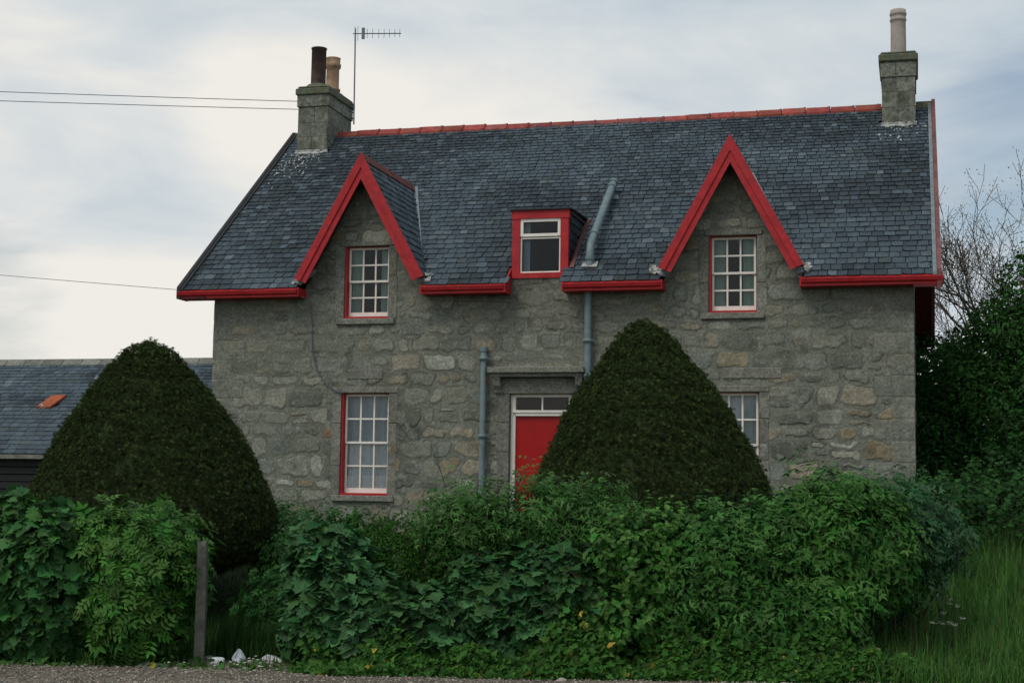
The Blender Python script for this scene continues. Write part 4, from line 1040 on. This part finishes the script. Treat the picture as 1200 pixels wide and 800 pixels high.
# ------------------------------------------------------------ hedgerow along the road
GH = 'shrubs in the roadside hedge'
pxr = lambda u, d: (u-600)*d/1776
inn = lambda T, size, n, col, **k: dict(kind='shell', n=n, T=T, size=size, col=tuple(c*1.7 for c in col), inner=.5, lump=.1, **k)  # inner leaves in a darker tint: shade inside the shrub put into the colour
# A : large leaved sycamore at the left edge
dA = 15.3
shrub('sycamore_shrub', 'dark sycamore shrub with large lobed leaves at the left edge of the photo', 'shrub',
      [(-4.55, dA, .75, .62, .55, .80), (-5.35, dA, .72, .75, .6, .80), (-4.15, dA+.1, .85, .50, .5, .62), (-6.3, dA, .6, .8, .6, .8)],
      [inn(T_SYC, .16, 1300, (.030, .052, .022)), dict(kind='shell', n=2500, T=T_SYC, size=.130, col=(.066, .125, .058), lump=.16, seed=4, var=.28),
       dict(kind='shell', n=500, T=T_SYC, size=.11, col=(.080, .150, .055), lump=.17, seed=4)], (-4.7, dA+.1), group=GH)
# B : bright pinnate (rowan / elder)
shrub('rowan_shrub', 'bright green feathery leaved shrub beside the old gatepost', 'shrub',
      [(-3.62, 15.3, .86, .50, .5, .52), (-3.65, 15.2, .42, .42, .45, .48), (-3.45, 15.4, 1.06, .34, .4, .34), (-3.92, 15.4, 1.06, .36, .4, .36)],
      [inn(T_ELDER, .18, 900, (.024, .048, .014)), dict(kind='shoots', ns=330, per=5, T=T_ROWAN, size=.20, length=.20, col=(.060, .130, .032), tipcol=(.095, .18, .042), seed=8, lump=.24),
       dict(kind='shell', n=700, T=T_ROWAN, size=.21, col=(.055, .125, .028), seed=9)], (-3.6, 15.35), group=GH)
# C : sycamore right of the gateway
shrub('sycamore_shrub', 'grey green sycamore shrub with large leaves just right of the gateway', 'shrub',
      [(-1.72, 15.1, .62, .46, .45, .66), (-1.85, 15.1, 1.1, .30, .35, .30), (-1.35, 15.0, .42, .48, .42, .50), (-.72, 14.95, .38, .45, .4, .42)],
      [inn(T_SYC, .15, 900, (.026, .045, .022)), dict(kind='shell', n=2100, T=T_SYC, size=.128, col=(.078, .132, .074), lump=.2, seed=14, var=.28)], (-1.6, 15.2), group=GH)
# D : small leaved clipped privet
shrub('privet_shrub', 'small leaved clipped privet below the lower left window', 'shrub',
      [(-1.05, 15.75, .80, .62, .5, .70), (-.45, 15.8, .85, .55, .5, .66), (-1.5, 15.9, .7, .4, .4, .62)],
      [inn(T_DIA, .06, 5000, (.018, .040, .010)), dict(kind='shell', n=15000, T=T_DIA, size=.034, col=(.052, .105, .022), lump=.07, seed=21, down=.1, jit=.6, up=.5)], (-.9, 15.9), group=GH)
# E : broad sycamore, centre
shrub('sycamore_shrub', 'broad sycamore shrub of dark drooping leaves in front of the door', 'shrub',
      [(-.15, 15.15, .62, .55, .5, .60), (.50, 15.1, .72, .55, .5, .56), (.05, 14.95, .34, .5, .4, .36), (.85, 15.1, .62, .40, .45, .50), (.3, 15.35, 1.05, .6, .45, .42)],
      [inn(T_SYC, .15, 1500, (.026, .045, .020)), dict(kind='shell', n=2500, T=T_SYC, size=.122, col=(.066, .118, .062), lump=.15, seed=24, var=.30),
       dict(kind='shell', n=110, T=T_SYC, size=.13, col=(.14, .12, .055), lump=.16, seed=24, lobes=[(.55, 15.05, .92, .28, .4, .2)])], (.3, 15.3), group=GH)
# F : dog rose over it
shrub('dog_rose_shrub', 'pale green dog rose tumbling over the hedge in front of the door', 'shrub',
      [(-.25, 15.35, 1.40, .42, .4, .27), (.30, 15.3, 1.46, .48, .4, .28), (.85, 15.3, 1.38, .42, .4, .30), (-.55, 15.4, 1.32, .3, .3, .28)],
      [dict(kind='shoots', ns=420, per=6, T=T_ROSE, size=.15, length=.22, col=(.068, .135, .040), tipcol=(.115, .19, .07), seed=31, lump=.3), dict(kind='shell', n=1500, T=T_ROSE, size=.14, col=(.05, .11, .033), seed=32, inner=.4)], (.3, 15.5), group=GH, srad=.008, spray=([(-.62, 15.4, 1.5, .50), (-.50, 15.3, 1.5, .34), (-.33, 15.3, 1.55, .30), (-.12, 15.3, 1.6, .26), (.05, 15.2, 1.6, .30), (.22, 15.2, 1.65, .32), (.30, 15.3, 1.65, .42), (.42, 15.3, 1.65, .22), (.62, 15.3, 1.6, .26), (.75, 15.2, 1.6, .30), (.98, 15.3, 1.5, .24), (-.75, 15.4, 1.4, .3)], T_ROSE, .21, (.070, .140, .042), (.11, .18, .06), 5))
# G : field maple / hawthorn
shrub('hawthorn_shrub', 'hawthorn shrub with small bright lobed leaves under the clipped yew cone', 'shrub',
      [(1.20, 15.1, .95, .46, .45, .50), (1.12, 15.0, .50, .38, .4, .36), (1.55, 15.25, 1.15, .45, .45, .42), (.95, 14.95, .32, .25, .3, .26)],
      [inn(T_LOBE, .10, 1600, (.020, .042, .013)), dict(kind='shoots', ns=560, per=6, T=T_LOBE, size=.078, length=.20, col=(.066, .140, .036), tipcol=(.095, .18, .045), seed=41, lump=.3), dict(kind='shell', n=1200, T=T_LOBE, size=.08, col=(.055, .12, .032), seed=42)], (1.3, 15.25), group=GH)
# H : elders
shrub('elder_shrub', 'mid green elder shrub between the hawthorn and the tallest hedge shrub', 'shrub',
      [(2.10, 15.2, .95, .58, .5, .58), (2.45, 15.05, .52, .55, .45, .48), (1.72, 15.1, .6, .4, .4, .42), (2.55, 15.3, 1.15, .45, .45, .45)],
      [inn(T_ELDER, .15, 1500, (.020, .044, .014)), dict(kind='shoots', ns=520, per=5, T=T_ELDER, size=.155, length=.22, col=(.052, .120, .034), tipcol=(.080, .165, .045), seed=51, lump=.3), dict(kind='shell', n=1100, T=T_ELDER, size=.15, col=(.045, .105, .03), seed=52)], (2.2, 15.3), group=GH)
shrub('elder_shrub', 'tallest elder shrub in the hedge, rising against the right end of the wall', 'shrub',
      [(3.22, 15.4, 1.22, .54, .55, .62), (3.62, 15.45, 1.10, .40, .45, .48), (2.95, 15.35, 1.0, .45, .45, .6), (3.0, 15.1, .5, .5, .5, .45), (3.5, 15.5, 1.40, .32, .35, .36)],
      [inn(T_ELDER, .16, 1800, (.020, .044, .014)), dict(kind='shoots', ns=760, per=5, T=T_ELDER, size=.175, length=.24, col=(.054, .128, .032), tipcol=(.085, .175, .042), seed=61, lump=.3), dict(kind='shell', n=1300, T=T_ELDER, size=.16, col=(.048, .112, .03), seed=62)], (3.3, 15.6), group=GH)
shrub('bramble_shrub', 'bluish green bramble shrub at the right end of the hedge, beside the tall grass', 'shrub',
      [(3.95, 16.1, 1.40, .44, .5, .44), (4.30, 16.2, 1.25, .36, .45, .36), (3.9, 16.0, .9, .36, .45, .45)],
      [inn(T_LOBE, .12, 1300, (.018, .040, .020)), dict(kind='shoots', ns=330, per=5, T=T_ELDER, size=.15, length=.28, col=(.042, .095, .048), tipcol=(.07, .13, .07), seed=71, lump=.25), dict(kind='shell', n=900, T=T_LOBE, size=.12, col=(.04, .088, .045), seed=72)], (4.3, 16.3), group=GH)

# garden plants seen through the gateway
shrub('rose_bush', 'dark green rose bush with one red bloom behind the gateway', 'rose bush',
      [(-2.75, 18.6, 1.05, .42, .4, .55), (-2.35, 18.2, .95, .4, .4, .55), (-2.35, 17.4, .7, .35, .35, .5)],
      [inn(T_OVAL, .08, 900, (.018, .040, .014)), dict(kind='shoots', ns=260, per=6, T=T_ROSE, size=.12, length=.18, col=(.042, .088, .032), seed=81, lump=.2)], (-2.6, 18.4))
bl = [o for o in bpy.data.objects if o.name.startswith('rose_bush')][0]
for (r, d, z, col) in ((-2.62, 18.05, .95, (.45, .01, .02)),):
    X, Y = G(r, d); u = norm(rng.normal(0, 1, (26, 3))); u[:, 1] -= .4
    V, F, C = instance(T_OVAL, np.array([[X, Y, z]])+u*.012, u, norm(rng.normal(0, 1, (26, 3))), np.full(26, .06), tone(26, col, .2))
    o = np_mesh('bloom', V, F, C.clip(0, 1), M['petal'], bl); o.location = -Vector(bl.location)
shrub('garden_shrub', 'low leafy garden shrub under the lower left window, beyond the gateway', 'shrub',
      [(-3.0, 20.5, 1.0, .6, .5, .42), (-2.2, 20.2, .98, .6, .5, .42)],
      [inn(T_OVAL, .08, 900, (.020, .045, .014)), dict(kind='shoots', ns=300, per=7, T=T_OVAL, size=.085, length=.2, col=(.05, .11, .03), seed=83, lump=.2)], (-2.5, 20.4))
shrub('fern_clump', 'arching fern like clump in the grass inside the gateway', 'plant',
      [(-2.25, 16.4, .38, .42, .35, .42)],
      [dict(kind='shoots', ns=150, per=5, T=T_ROWAN, size=.2, length=.22, col=(.04, .09, .03), seed=85, lump=.25)], (-2.2, 16.4), stems=20)

# ------------------------------------------------------------ trees on the right
def big(name, label, lobes, n, size, col, seed, base, T=T_DIA, col2=None, group='trees behind the cottage', trunk_r=.16, lump=.30):
    bx, by = [float(v) for v in G(*base)]; bz = float(Hrd(*base)); root = empty(name, (bx, by, bz), label, 'tree', group)
    P, D = shell(lobes, n//4, lump=lump, seed=seed, front=.6); ps = []
    m = 4; P2 = np.repeat(P, m, 0)+rng.normal(0, size*1.3, (len(P)*m, 3)); D2_ = np.repeat(D, m, 0)
    sh = np.repeat(rng.normal(1, .22, len(P)).clip(.5, 1.6), m)[:, None]
    a = leafset(P2, D2_, T, size, col, .22, jit=.6, up=.5); C = a[2]*np.repeat(sh, len(T[0]), 0); ps.append((a[0], a[1], C))
    P, D = shell(lobes, n//5, lump=lump*.8, inner=.55, seed=seed); ps.append(leafset(P, D, T, size*1.9, col, .2, jit=.7))
    V, F, C = join(ps); np_mesh('crown', V, F, C.clip(.003, 1), M['leaf'], root)
    mb = MB(); L = sorted(lobes, key=lambda l: -l[2])
    b = Vector((bx, by, bz-.1)); fork = b+Vector((.1, .1, min(l[2] for l in lobes)-bz))
    mb.tube([b, b.lerp(fork, .5)+Vector((.06, 0, 0)), fork], [trunk_r, trunk_r*.8, trunk_r*.65], 9)
    for l in lobes:
        X, Y = G(l[0], l[1]); e = Vector((float(X), float(Y), l[2]+l[5]*.4)); mb.tube([fork-Vector((0, 0, .3)), fork.lerp(e, .5)+Vector((0, 0, .2)), e], [trunk_r*.55, trunk_r*.35, .02], 6)
    mb.build('trunk', M['bark'], root); settle(root, (bx, by, bz)); return root
big('hawthorn_tree', 'dark spreading hawthorn tree at the right edge of the photo', [(9.7, 27, 4.9, .95, 1.2, 1.2), (8.75, 27, 4.3, .75, 1.1, .95), (8.1, 27, 3.5, .75, 1.1, .85), (8.9, 26.5, 3.0, 1.5, 1.4, 1.3), (10.8, 27, 5.2, 1.2, 1.3, 1.5), (10.6, 26, 3.0, 1.8, 1.6, 1.6), (7.5, 26.6, 2.3, .9, 1.1, 1.0), (8.4, 26.4, 1.9, 1.3, 1.2, .9)], 60000, .085, (.048, .094, .032), 91, (9.2, 27))
big('elder_tree', 'mid green bushy tree directly behind the right gable', [(9.1, 33, 3.8, 1.0, 1.5, 1.35), (8.0, 33, 3.7, 1.1, 1.5, 1.5), (8.3, 32, 2.2, 2.0, 1.5, 1.6)], 26000, .11, (.046, .095, .028), 93, (8.2, 33.2))
big('sycamore_tree', 'darkest broad tree behind the tall grass', [(10.6, 23.2, 2.5, 1.5, 1.4, 1.2), (8.9, 24.3, 2.1, 1.4, 1.3, .95), (12.0, 23, 3.2, 1.8, 1.6, 1.8)], 22000, .095, (.030, .060, .022), 95, (10.2, 23.6))
shrub('bramble_thicket', 'dark low bramble thicket on the bank between the tall grass and the trees', 'shrub',
      [(5.9, 20.6, 1.55, .7, .6, .45), (6.9, 20.8, 1.65, .8, .6, .50), (5.4, 19.2, 1.25, .6, .5, .42), (7.6, 20.6, 1.75, .7, .6, .45), (6.3, 19.4, 1.3, .6, .5, .42), (8.6, 20.9, 1.7, .8, .6, .5)],
      [inn(T_LOBE, .12, 1600, (.018, .036, .014)), dict(kind='shoots', ns=900, per=5, T=T_LOBE, size=.095, length=.26, col=(.034, .072, .024), seed=97, lump=.3)], (6.6, 20.5), stems=40)
# sparse tree just coming into leaf
def bare(label, r0, d0, hgt, spread, seed, lean=0):
    rs = random.Random(seed); bx, by = [float(v) for v in G(r0, d0)]; bz = float(Hrd(r0, d0))
    root = empty('ash_tree', (bx, by, bz), label, 'tree', None)
    tk = MB(); br = MB(); tips = []
    def grow(p, d, L, rad, lev):
        n = 4; pts = [p]; rs_ = [rad]
        for i in range(n):
            d = (d+Vector((rs.gauss(0, .13), rs.gauss(0, .13), rs.gauss(.03, .07)))).normalized(); p = p+d*L/n; pts.append(p); rs_.append(rad*(1-.42*(i+1)/n))
        (tk if lev < 2 else br).tube(pts, [max(q, .0055) for q in rs_], 8 if lev < 2 else (5 if lev < 4 else 3), cap=False)
        if lev >= 3: tips.extend(pts[2:])
        if lev >= 6: return
        nb = (3, 3, 3, 4, 3, 3)[lev]
        for k in range(nb):
            a = rs.uniform(.38, .95) if k else rs.uniform(.12, .4); ax = d.orthogonal().normalized(); ax.rotate(Matrix.Rotation(rs.uniform(0, 6.28), 3, d))
            nd = d.copy(); nd.rotate(Matrix.Rotation(a, 3, ax)); nd = (nd+Vector((0, 0, .12))).normalized()
            st = pts[-1] if k < 2 else pts[rs.choice((2, 3))]
            grow(st, nd, L*rs.uniform(.62, .86), rad*(.56 if k < 2 else .42), lev+1)
    grow(Vector((bx, by, bz-.1)), Vector((lean, 0, 1)).normalized(), hgt*.27, spread, 0)
    t_ = tk.build('trunk', M['bark'], root); br.build('branches', M['bark'], root)
    T_ = np.array([tuple(p) for p in tips]); k = rng.random(len(T_)) < .9; T_ = np.repeat(T_[k], 3, 0); T_ = T_+rng.normal(0, .07, T_.shape)
    n = len(T_); V, F, C = instance(T_DIA, T_, norm(rng.normal(0, 1, (n, 3))), rng.normal(0, 1, (n, 3))+[0, 0, -.4], rng.uniform(.02, .05, n), tone(n, (.11, .095, .055), .3))
    np_mesh('foliage', V, F, C.clip(.01, 1), M['leaf'], root); settle(root, (bx, by, bz)); return root
bare('nearly bare ash tree with reddish brown buds rising above the hawthorn', 10.4, 33, 8.5, .15, 23, -.10)
bare('second sparse ash tree mostly outside the right edge of the photo', 12.0, 32.5, 8.3, .15, 12, -.16)

# ------------------------------------------------------------ grass, ground cover
def blades(name, rr, dd, hgt, width, col, label_kind='stuff', lean=.35, segs=3, colvar=.25):
    n = len(rr); X, Y = G(rr, dd); Z = Hrd(rr, dd)-.01; az = rng.uniform(0, 2*np.pi, n); ln = np.abs(rng.normal(0, lean, n))
    dirx, diry = np.cos(az), np.sin(az); wx, wy = -diry, dirx; V = np.zeros((n, 2*segs+1, 3))
    for k in range(segs+1):
        t = k/segs; b = ln*t**1.8; px = X+dirx*b*hgt; py = Y+diry*b*hgt; pz = Z+hgt*t*(1-.25*ln*t); w_ = width*(1-t)**.7*.5
        if k < segs: V[:, 2*k] = np.stack([px-wx*w_, py-wy*w_, pz], 1); V[:, 2*k+1] = np.stack([px+wx*w_, py+wy*w_, pz], 1)
        else: V[:, 2*k] = np.stack([px, py, pz], 1)
    f = []
    for k in range(segs-1): f += [(2*k, 2*k+1, 2*k+3), (2*k, 2*k+3, 2*k+2)]
    f.append((2*segs-2, 2*segs-1, 2*segs)); F = (np.array(f)[None]+(np.arange(n)*(2*segs+1))[:, None, None]).reshape(-1, 3)
    C = np.repeat(tone(n, col, colvar), 2*segs+1, 0); t = np.tile(np.array([k//2/segs for k in range(2*segs+1)]), n)[:, None]
    return V.reshape(-1, 3), F, C
def scatter(n, r0, r1, d0, d1, dens=None):
    r = rng.uniform(r0, r1, n*3); d = rng.uniform(d0, d1, n*3); k = rng.random(n*3) < (dens(r, d) if dens else .34); return r[k][:n], d[k][:n]
# tall grass on the right-hand bank
r, d = scatter(60000, 2.9, 10.5, 14.1, 23.5, lambda r, d: sst(3.1, 3.9, r)*(.35+.9*fbm(r*1.3, d*1.3, s=41)))
h_ = (.30+.36*fbm(r*.9, d*.9, s=42)+.10*rng.normal(0, 1, len(r))).clip(.12, .95)*(.55+.45*sst(14.4, 16.0, d))
A = blades('g', r, d, h_, .011, (.105, .170, .052), lean=.6)
k = rng.random(len(r)) < .05; B = blades('g', r[k], d[k], h_[k]*1.3, .006, (.13, .135, .06), lean=.25)
V, F, C = join([A, B]); tag(np_mesh('tall_grass', V, F, C.clip(.004, 1), M['grassb']), 'tall uncut grass on the bank right of the hedge', 'grass', kind='stuff')
# lawn and rough grass elsewhere
r, d = scatter(42000, -7, 3.2, 15.2, 24, lambda r, d: .25+.75*fbm(r*1.5, d*1.5, s=44))
x_, y_ = G(r, d); k = ~((x_ > -.1) & (x_ < 12.1) & (y_ > -.05)); r, d = r[k], d[k]
A = blades('g', r, d, (.10+.22*fbm(r*1.2, d*1.2, s=45)*(d < 17.2)+.04*rng.normal(0, 1, len(r))).clip(.04, .5), .010, (.045, .082, .022), lean=.4)
r, d = scatter(6500, -3.0, -1.9, 15.5, 17.6); B = blades('g', r, d, rng.uniform(.2, .5, len(r)), .009, (.045, .080, .026), lean=.3)
r, d = scatter(9000, -9, -5.5, 15.2, 26); Cc = blades('g', r, d, rng.uniform(.1, .4, len(r)), .012, (.045, .085, .022), lean=.4)
V, F, C = join([A, B, Cc]); tag(np_mesh('grass', V, F, C.clip(.004, 1), M['grassb']), 'rough grass of the garden behind the hedge', 'grass', kind='stuff')
# leafy ground cover at the foot of the hedge
def cover(n, r0, r1, dens, hmax):
    r = rng.uniform(r0, r1, n); e = 14.26+.35*(1-sst(-2.4, -1.6, r))+.16*(fbm(r*1.1, 7, s=51)-.5)*2; d = e+np.abs(rng.normal(0, .32, n)); k = rng.random(n) < dens(r); r, d, e = r[k], d[k], e[k]
    X, Y = G(r, d); z = Hrd(r, d)+rng.random(len(r))**.7*hmax*(.15+2.2*sst(.3, .75, fbm(r*1.6, d*1.6, s=52)))*(.18+sst(0, .45, d-e))
    P = np.column_stack([X, Y, z]); D = np.tile([-.15, -.6, .7], (len(r), 1)); m = len(r)
    C_ = tone(m, (.060, .112, .030), .34); yl = rng.random(m) < .010; C_[yl] = tone(int(yl.sum()), (.36, .30, .05), .2)
    return instance(T_LOBE, P, norm(D+rng.normal(0, .45, (m, 3))), rng.normal(0, 1, (m, 3))+[0, -.4, 0], rng.uniform(.04, .10, m), C_)
A = cover(25000, -2.3, 3.9, lambda r: sst(-2.1, -1.5, r)*.98+.0*r, .26); B = cover(900, -6.5, -3.2, lambda r: np.full_like(r, .8), .12); Bc = cover(260, -3.1, -1.9, lambda r: np.full_like(r, .5), .04)
V, F, C = join([A, B, Bc]); tag(np_mesh('ground_cover', V, F, C.clip(.004, 1), M['leaf']), 'ground elder and weeds at the foot of the hedge', 'ground cover', kind='stuff')
r, d = scatter(7000, -6.5, 6, 14.1, 14.8, lambda r, d: sst(.42, .6, fbm(r*1.7, d*1.7, s=55))*sst(0, .25, d-14.15-.42*(1-sst(-2.2, -1.2, r))))
V, F, C = blades('g', r, d, rng.uniform(.03, .15, len(r)), .009, (.07, .115, .035), lean=.5)
tag(np_mesh('verge_grass', V, F, C.clip(.004, 1), M['grassb']), 'short grass tufts creeping onto the gravel edge', 'grass', kind='stuff')

# ------------------------------------------------------------ pebbles on the gravel
ico = np.array([(0, 0, 1), (.9, 0, .4), (.28, .85, .4), (-.72, .53, .4), (-.72, -.53, .4), (.28, -.85, .4), (0, 0, -.5)]); icf = np.array([(0, 1, 2), (0, 2, 3), (0, 3, 4), (0, 4, 5), (0, 5, 1), (6, 2, 1), (6, 3, 2), (6, 4, 3), (6, 5, 4), (6, 1, 5)])
r, d = scatter(15000, -6, 6, 12.9, 15.4, lambda r, d: sst(0, .05, 14.45+.42*(1-sst(-2.2, -1.2, r))+.6*np.exp(-((r+2.75)/.8)**2)-d)*.5)
X, Y = G(r, d); n = len(r); S = .006+.012*rng.random(n)**2.5; P = np.column_stack([X, Y, Hrd(r, d)+.012]); 
V, F, C = instance((ico, icf), P, norm(np.array([0, 0, 1])+rng.normal(0, .3, (n, 3))), rng.normal(0, 1, (n, 3)), S, tone(n, (.27, .235, .19), .4, .06))
tag(np_mesh('pebbles', V, F, C.clip(.02, .7), M['rock']), 'loose pebbles on the gravel roadside', 'pebbles', kind='stuff')

# ------------------------------------------------------------ gatepost, stones, stick, flowers
pr_, pd_ = -3.0, 15.0; px, py = [float(v) for v in G(pr_, pd_)]; pz = float(Hrd(pr_, pd_))
gp = empty('gatepost', (px, py, pz), 'weathered grey wooden gatepost at the left of the gateway', 'gatepost')
mb = MB(); nseg = 14; ring = []
prof = [(-.062, -.06), (-.02, -.066), (.03, -.062), (.062, -.055), (.064, 0), (.06, .058), (0, .062), (-.06, .058), (-.065, .0)]
vs = []
for j in range(nseg+1):
    z = pz-.06+1.27*j/nseg
    for i, (a, b) in enumerate(prof):
        w_ = .84+.03*math.sin(j*.4+i*2.1)+random.uniform(-.02, .02)
        if i == 2 : b = b*.86
        top_ = (-.03*(i % 3) if j == nseg else 0)
        vs.append((px+(a*w_*.88)*cy_-(b*w_)*sy_+.004*math.sin(j*.3), py+(a*w_*.88)*sy_+(b*w_)*cy_, z+top_))
m_ = len(prof); mb.add(vs, [(j*m_+i, j*m_+(i+1) % m_, (j+1)*m_+(i+1) % m_, (j+1)*m_+i) for j in range(nseg) for i in range(m_)] + [tuple(nseg*m_+i for i in range(m_))]); mb.build('post', M['wood'], gp)
mb = MB(); mb.obox((px-.17*cy_, py-.17*sy_-.03, pz+.93), (.13*cy_, .13*sy_, .01), (0.0, .05, 0), (0, 0, .035)); mb.build('hinge_stub', M['wood'], gp); settle(gp, (px, py, pz))

def rock(r, d, sx, sy, sz, lab, col, seed, pointed=False, tilt=0):
    X, Y = [float(v) for v in G(r, d)]; z = float(Hrd(r, d)); rs = np.random.default_rng(seed)
    import bmesh
    bm = bmesh.new(); bmesh.ops.create_icosphere(bm, subdivisions=4, radius=1)
    dirs = norm(rs.normal(0, 1, (9, 3))); offs = rs.uniform(.55, .88, 9)
    for v in bm.verts:
        p = np.array(v.co)
        for q, o_ in zip(dirs, offs):
            e = p@q-o_
            if e > 0: p = p-q*e*.93
        if pointed: p[0] *= (1-.45*max(0, p[2])); p[1] *= (1-.4*max(0, p[2])); 
        p *= 1+.06*(float(fbm(p[0]*3+9, p[1]*3+9, p[2]*3+9, s=seed))-.5)
        v.co = Vector((p[0]*sx, p[1]*sy, max(p[2], -.6)*sz))
    me = bpy.data.meshes.new('rock'); bm.to_mesh(me); bm.free()
    at = me.attributes.new('Col', 'FLOAT_COLOR', 'POINT'); at.data.foreach_set('color', list((*col, 1))*len(me.vertices)); me.materials.append(M['rock'])
    o = bpy.data.objects.new('rock', me); COL.objects.link(o); o.location = (X, Y, z+.35*sz); o.rotation_euler = (0, tilt, YAW+rs.uniform(-.3, .3)); return tag(o, lab, 'rock', 'rocks at the gateway')
wh = (.70, .72, .69)
rock(-2.83, 15.0, .105, .08, .068, 'squarish white rock right beside the gatepost', wh, 3)
rock(-2.66, 15.25, .075, .07, .105, 'pointed white rock in the middle of the gateway', (.62, .66, .68), 5, True)
rock(-2.36, 15.4, .12, .08, .060, 'flat white rock at the right of the gateway, nearest the hedge', (.80, .82, .80), 8, tilt=.15)
rock(-2.93, 15.3, .10, .08, .05, 'dull grey rock half hidden behind the squarish white rock', (.26, .29, .27), 11)
rock(-3.42, 14.75, .19, .10, .045, 'flat grey slab rock left of the gatepost', (.19, .20, .19), 14)
rock(.50, 14.10, .055, .04, .03, 'small pale rock on the gravel below the centre of the hedge', (.38, .34, .30), 21)
rock(2.52, 14.05, .045, .035, .028, 'small pinkish rock on the gravel near the right end of the road edge', (.36, .30, .26), 23)
mb = MB(); x1_, y1_ = [float(v) for v in G(2.90, 14.62)]; zz1 = float(Hrd(2.9, 14.62))
mb.tube([(x1_, y1_, zz1+.27), (x1_+.06, y1_, zz1+.34), (x1_+.15, y1_+.02, zz1+.47)], [.012, .014, .008], 6); mb.tube([(x1_+.0, y1_, zz1+.27), (x1_-.05, y1_+.05, zz1+.0)], [.011, .008], 6)
tag(mb.build('dead_branch', mat('dead_wood', (.30, .25, .19), .9, .3, 10, attr=False)), 'short dead branch caught low in the elder', 'branch')
# flowers
def daisies(name, pts, size, lab, hts, umbel=False):
    ps = []; n = len(pts)
    for (r, d), hgt in zip(pts, hts):
        X, Y = [float(v) for v in G(r, d)]; z = float(Hrd(r, d)); c = np.array([X, Y, z+hgt]); m = 9
        if umbel:
            q = rng.normal(0, 1, (22, 3))*[size*.42, size*.42, size*.16]+c; ps.append(instance(T_DIA, q, np.tile([0, -.3, 1.], (22, 1)), rng.normal(0, 1, (22, 3)), np.full(22, .016), tone(22, (.62, .62, .52), .08, .03)))
        else:
            th = np.arange(m)*2*np.pi/m; tip = np.column_stack([np.cos(th), np.sin(th), .2+0*th]); ps.append(instance(T_DIA, np.tile(c, (m, 1)), np.tile([0, -.25, 1.], (m, 1)), tip, np.full(m, size), tone(m, (.75, .75, .72), .05, .02)))
            ps.append(instance(T_DIA, np.tile(c+[0, 0, .004], (3, 1)), np.tile([0, -.2, 1.], (3, 1)), tip[:3], np.full(3, size*.35), tone(3, (.6, .42, .05), .05)))
        ps.append(instance((np.array([(-.5, 0, 0), (.5, 0, 0), (.3, 1, 0), (-.3, 1, 0)])*[.02, 1, 1], np.array([(0, 1, 2), (0, 2, 3)])), np.array([[X, Y, z]]), np.array([[0, -1., 0]]), np.array([[0, 0, 1.]]), np.array([hgt]), np.array([[.05, .09, .03]])))
    V, F, C = join(ps); return tag(np_mesh(name, V, F, C.clip(0, 1), M['petal']), lab, 'flowers', kind='stuff')
pts = [(rng.normal(-2.45, .16), rng.normal(14.9, .16)) for _ in range(26)] + [(rng.uniform(-3.2, -1.7), rng.uniform(14.2, 14.9)) for _ in range(12)]
daisies('daisies', pts, .017, 'white daisies scattered on the gravel and grass at the gateway', [.03+.05*rng.random() for _ in pts])
pts = [(4.55, 15.8), (4.62, 15.75), (4.38, 15.5), (4.45, 15.45), (4.50, 15.45), (4.62, 15.6), (4.58, 15.9), (4.42, 15.6), (4.85, 17.2), (3.1, 14.75), (4.2, 15.2), (2.75, 14.7)]
daisies('cow_parsley', pts, .045, 'white cow parsley heads in the tall grass', [.62, .60, .46, .47, .45, .5, .64, .55, .8, .42, .5, .3], True)

# overhead wires, strung from the chimney to a pole out of sight on the left
WA = [((-.17, 3.95, 9.68), (-18.6, -7.0, 8.72), .06, 'upper of the two overhead wires running to the left chimney'),
      ((-.17, 3.90, 9.50), (-18.6, -7.0, 8.50), .06, 'lower of the two overhead wires running to the left chimney'),
      ((-4.0, 13.4, 6.85), (-25.0, 7.0, 8.35), .05, 'thin low overhead wire meeting the left edge of the slate roof')]
for a in WA: wire(*a)
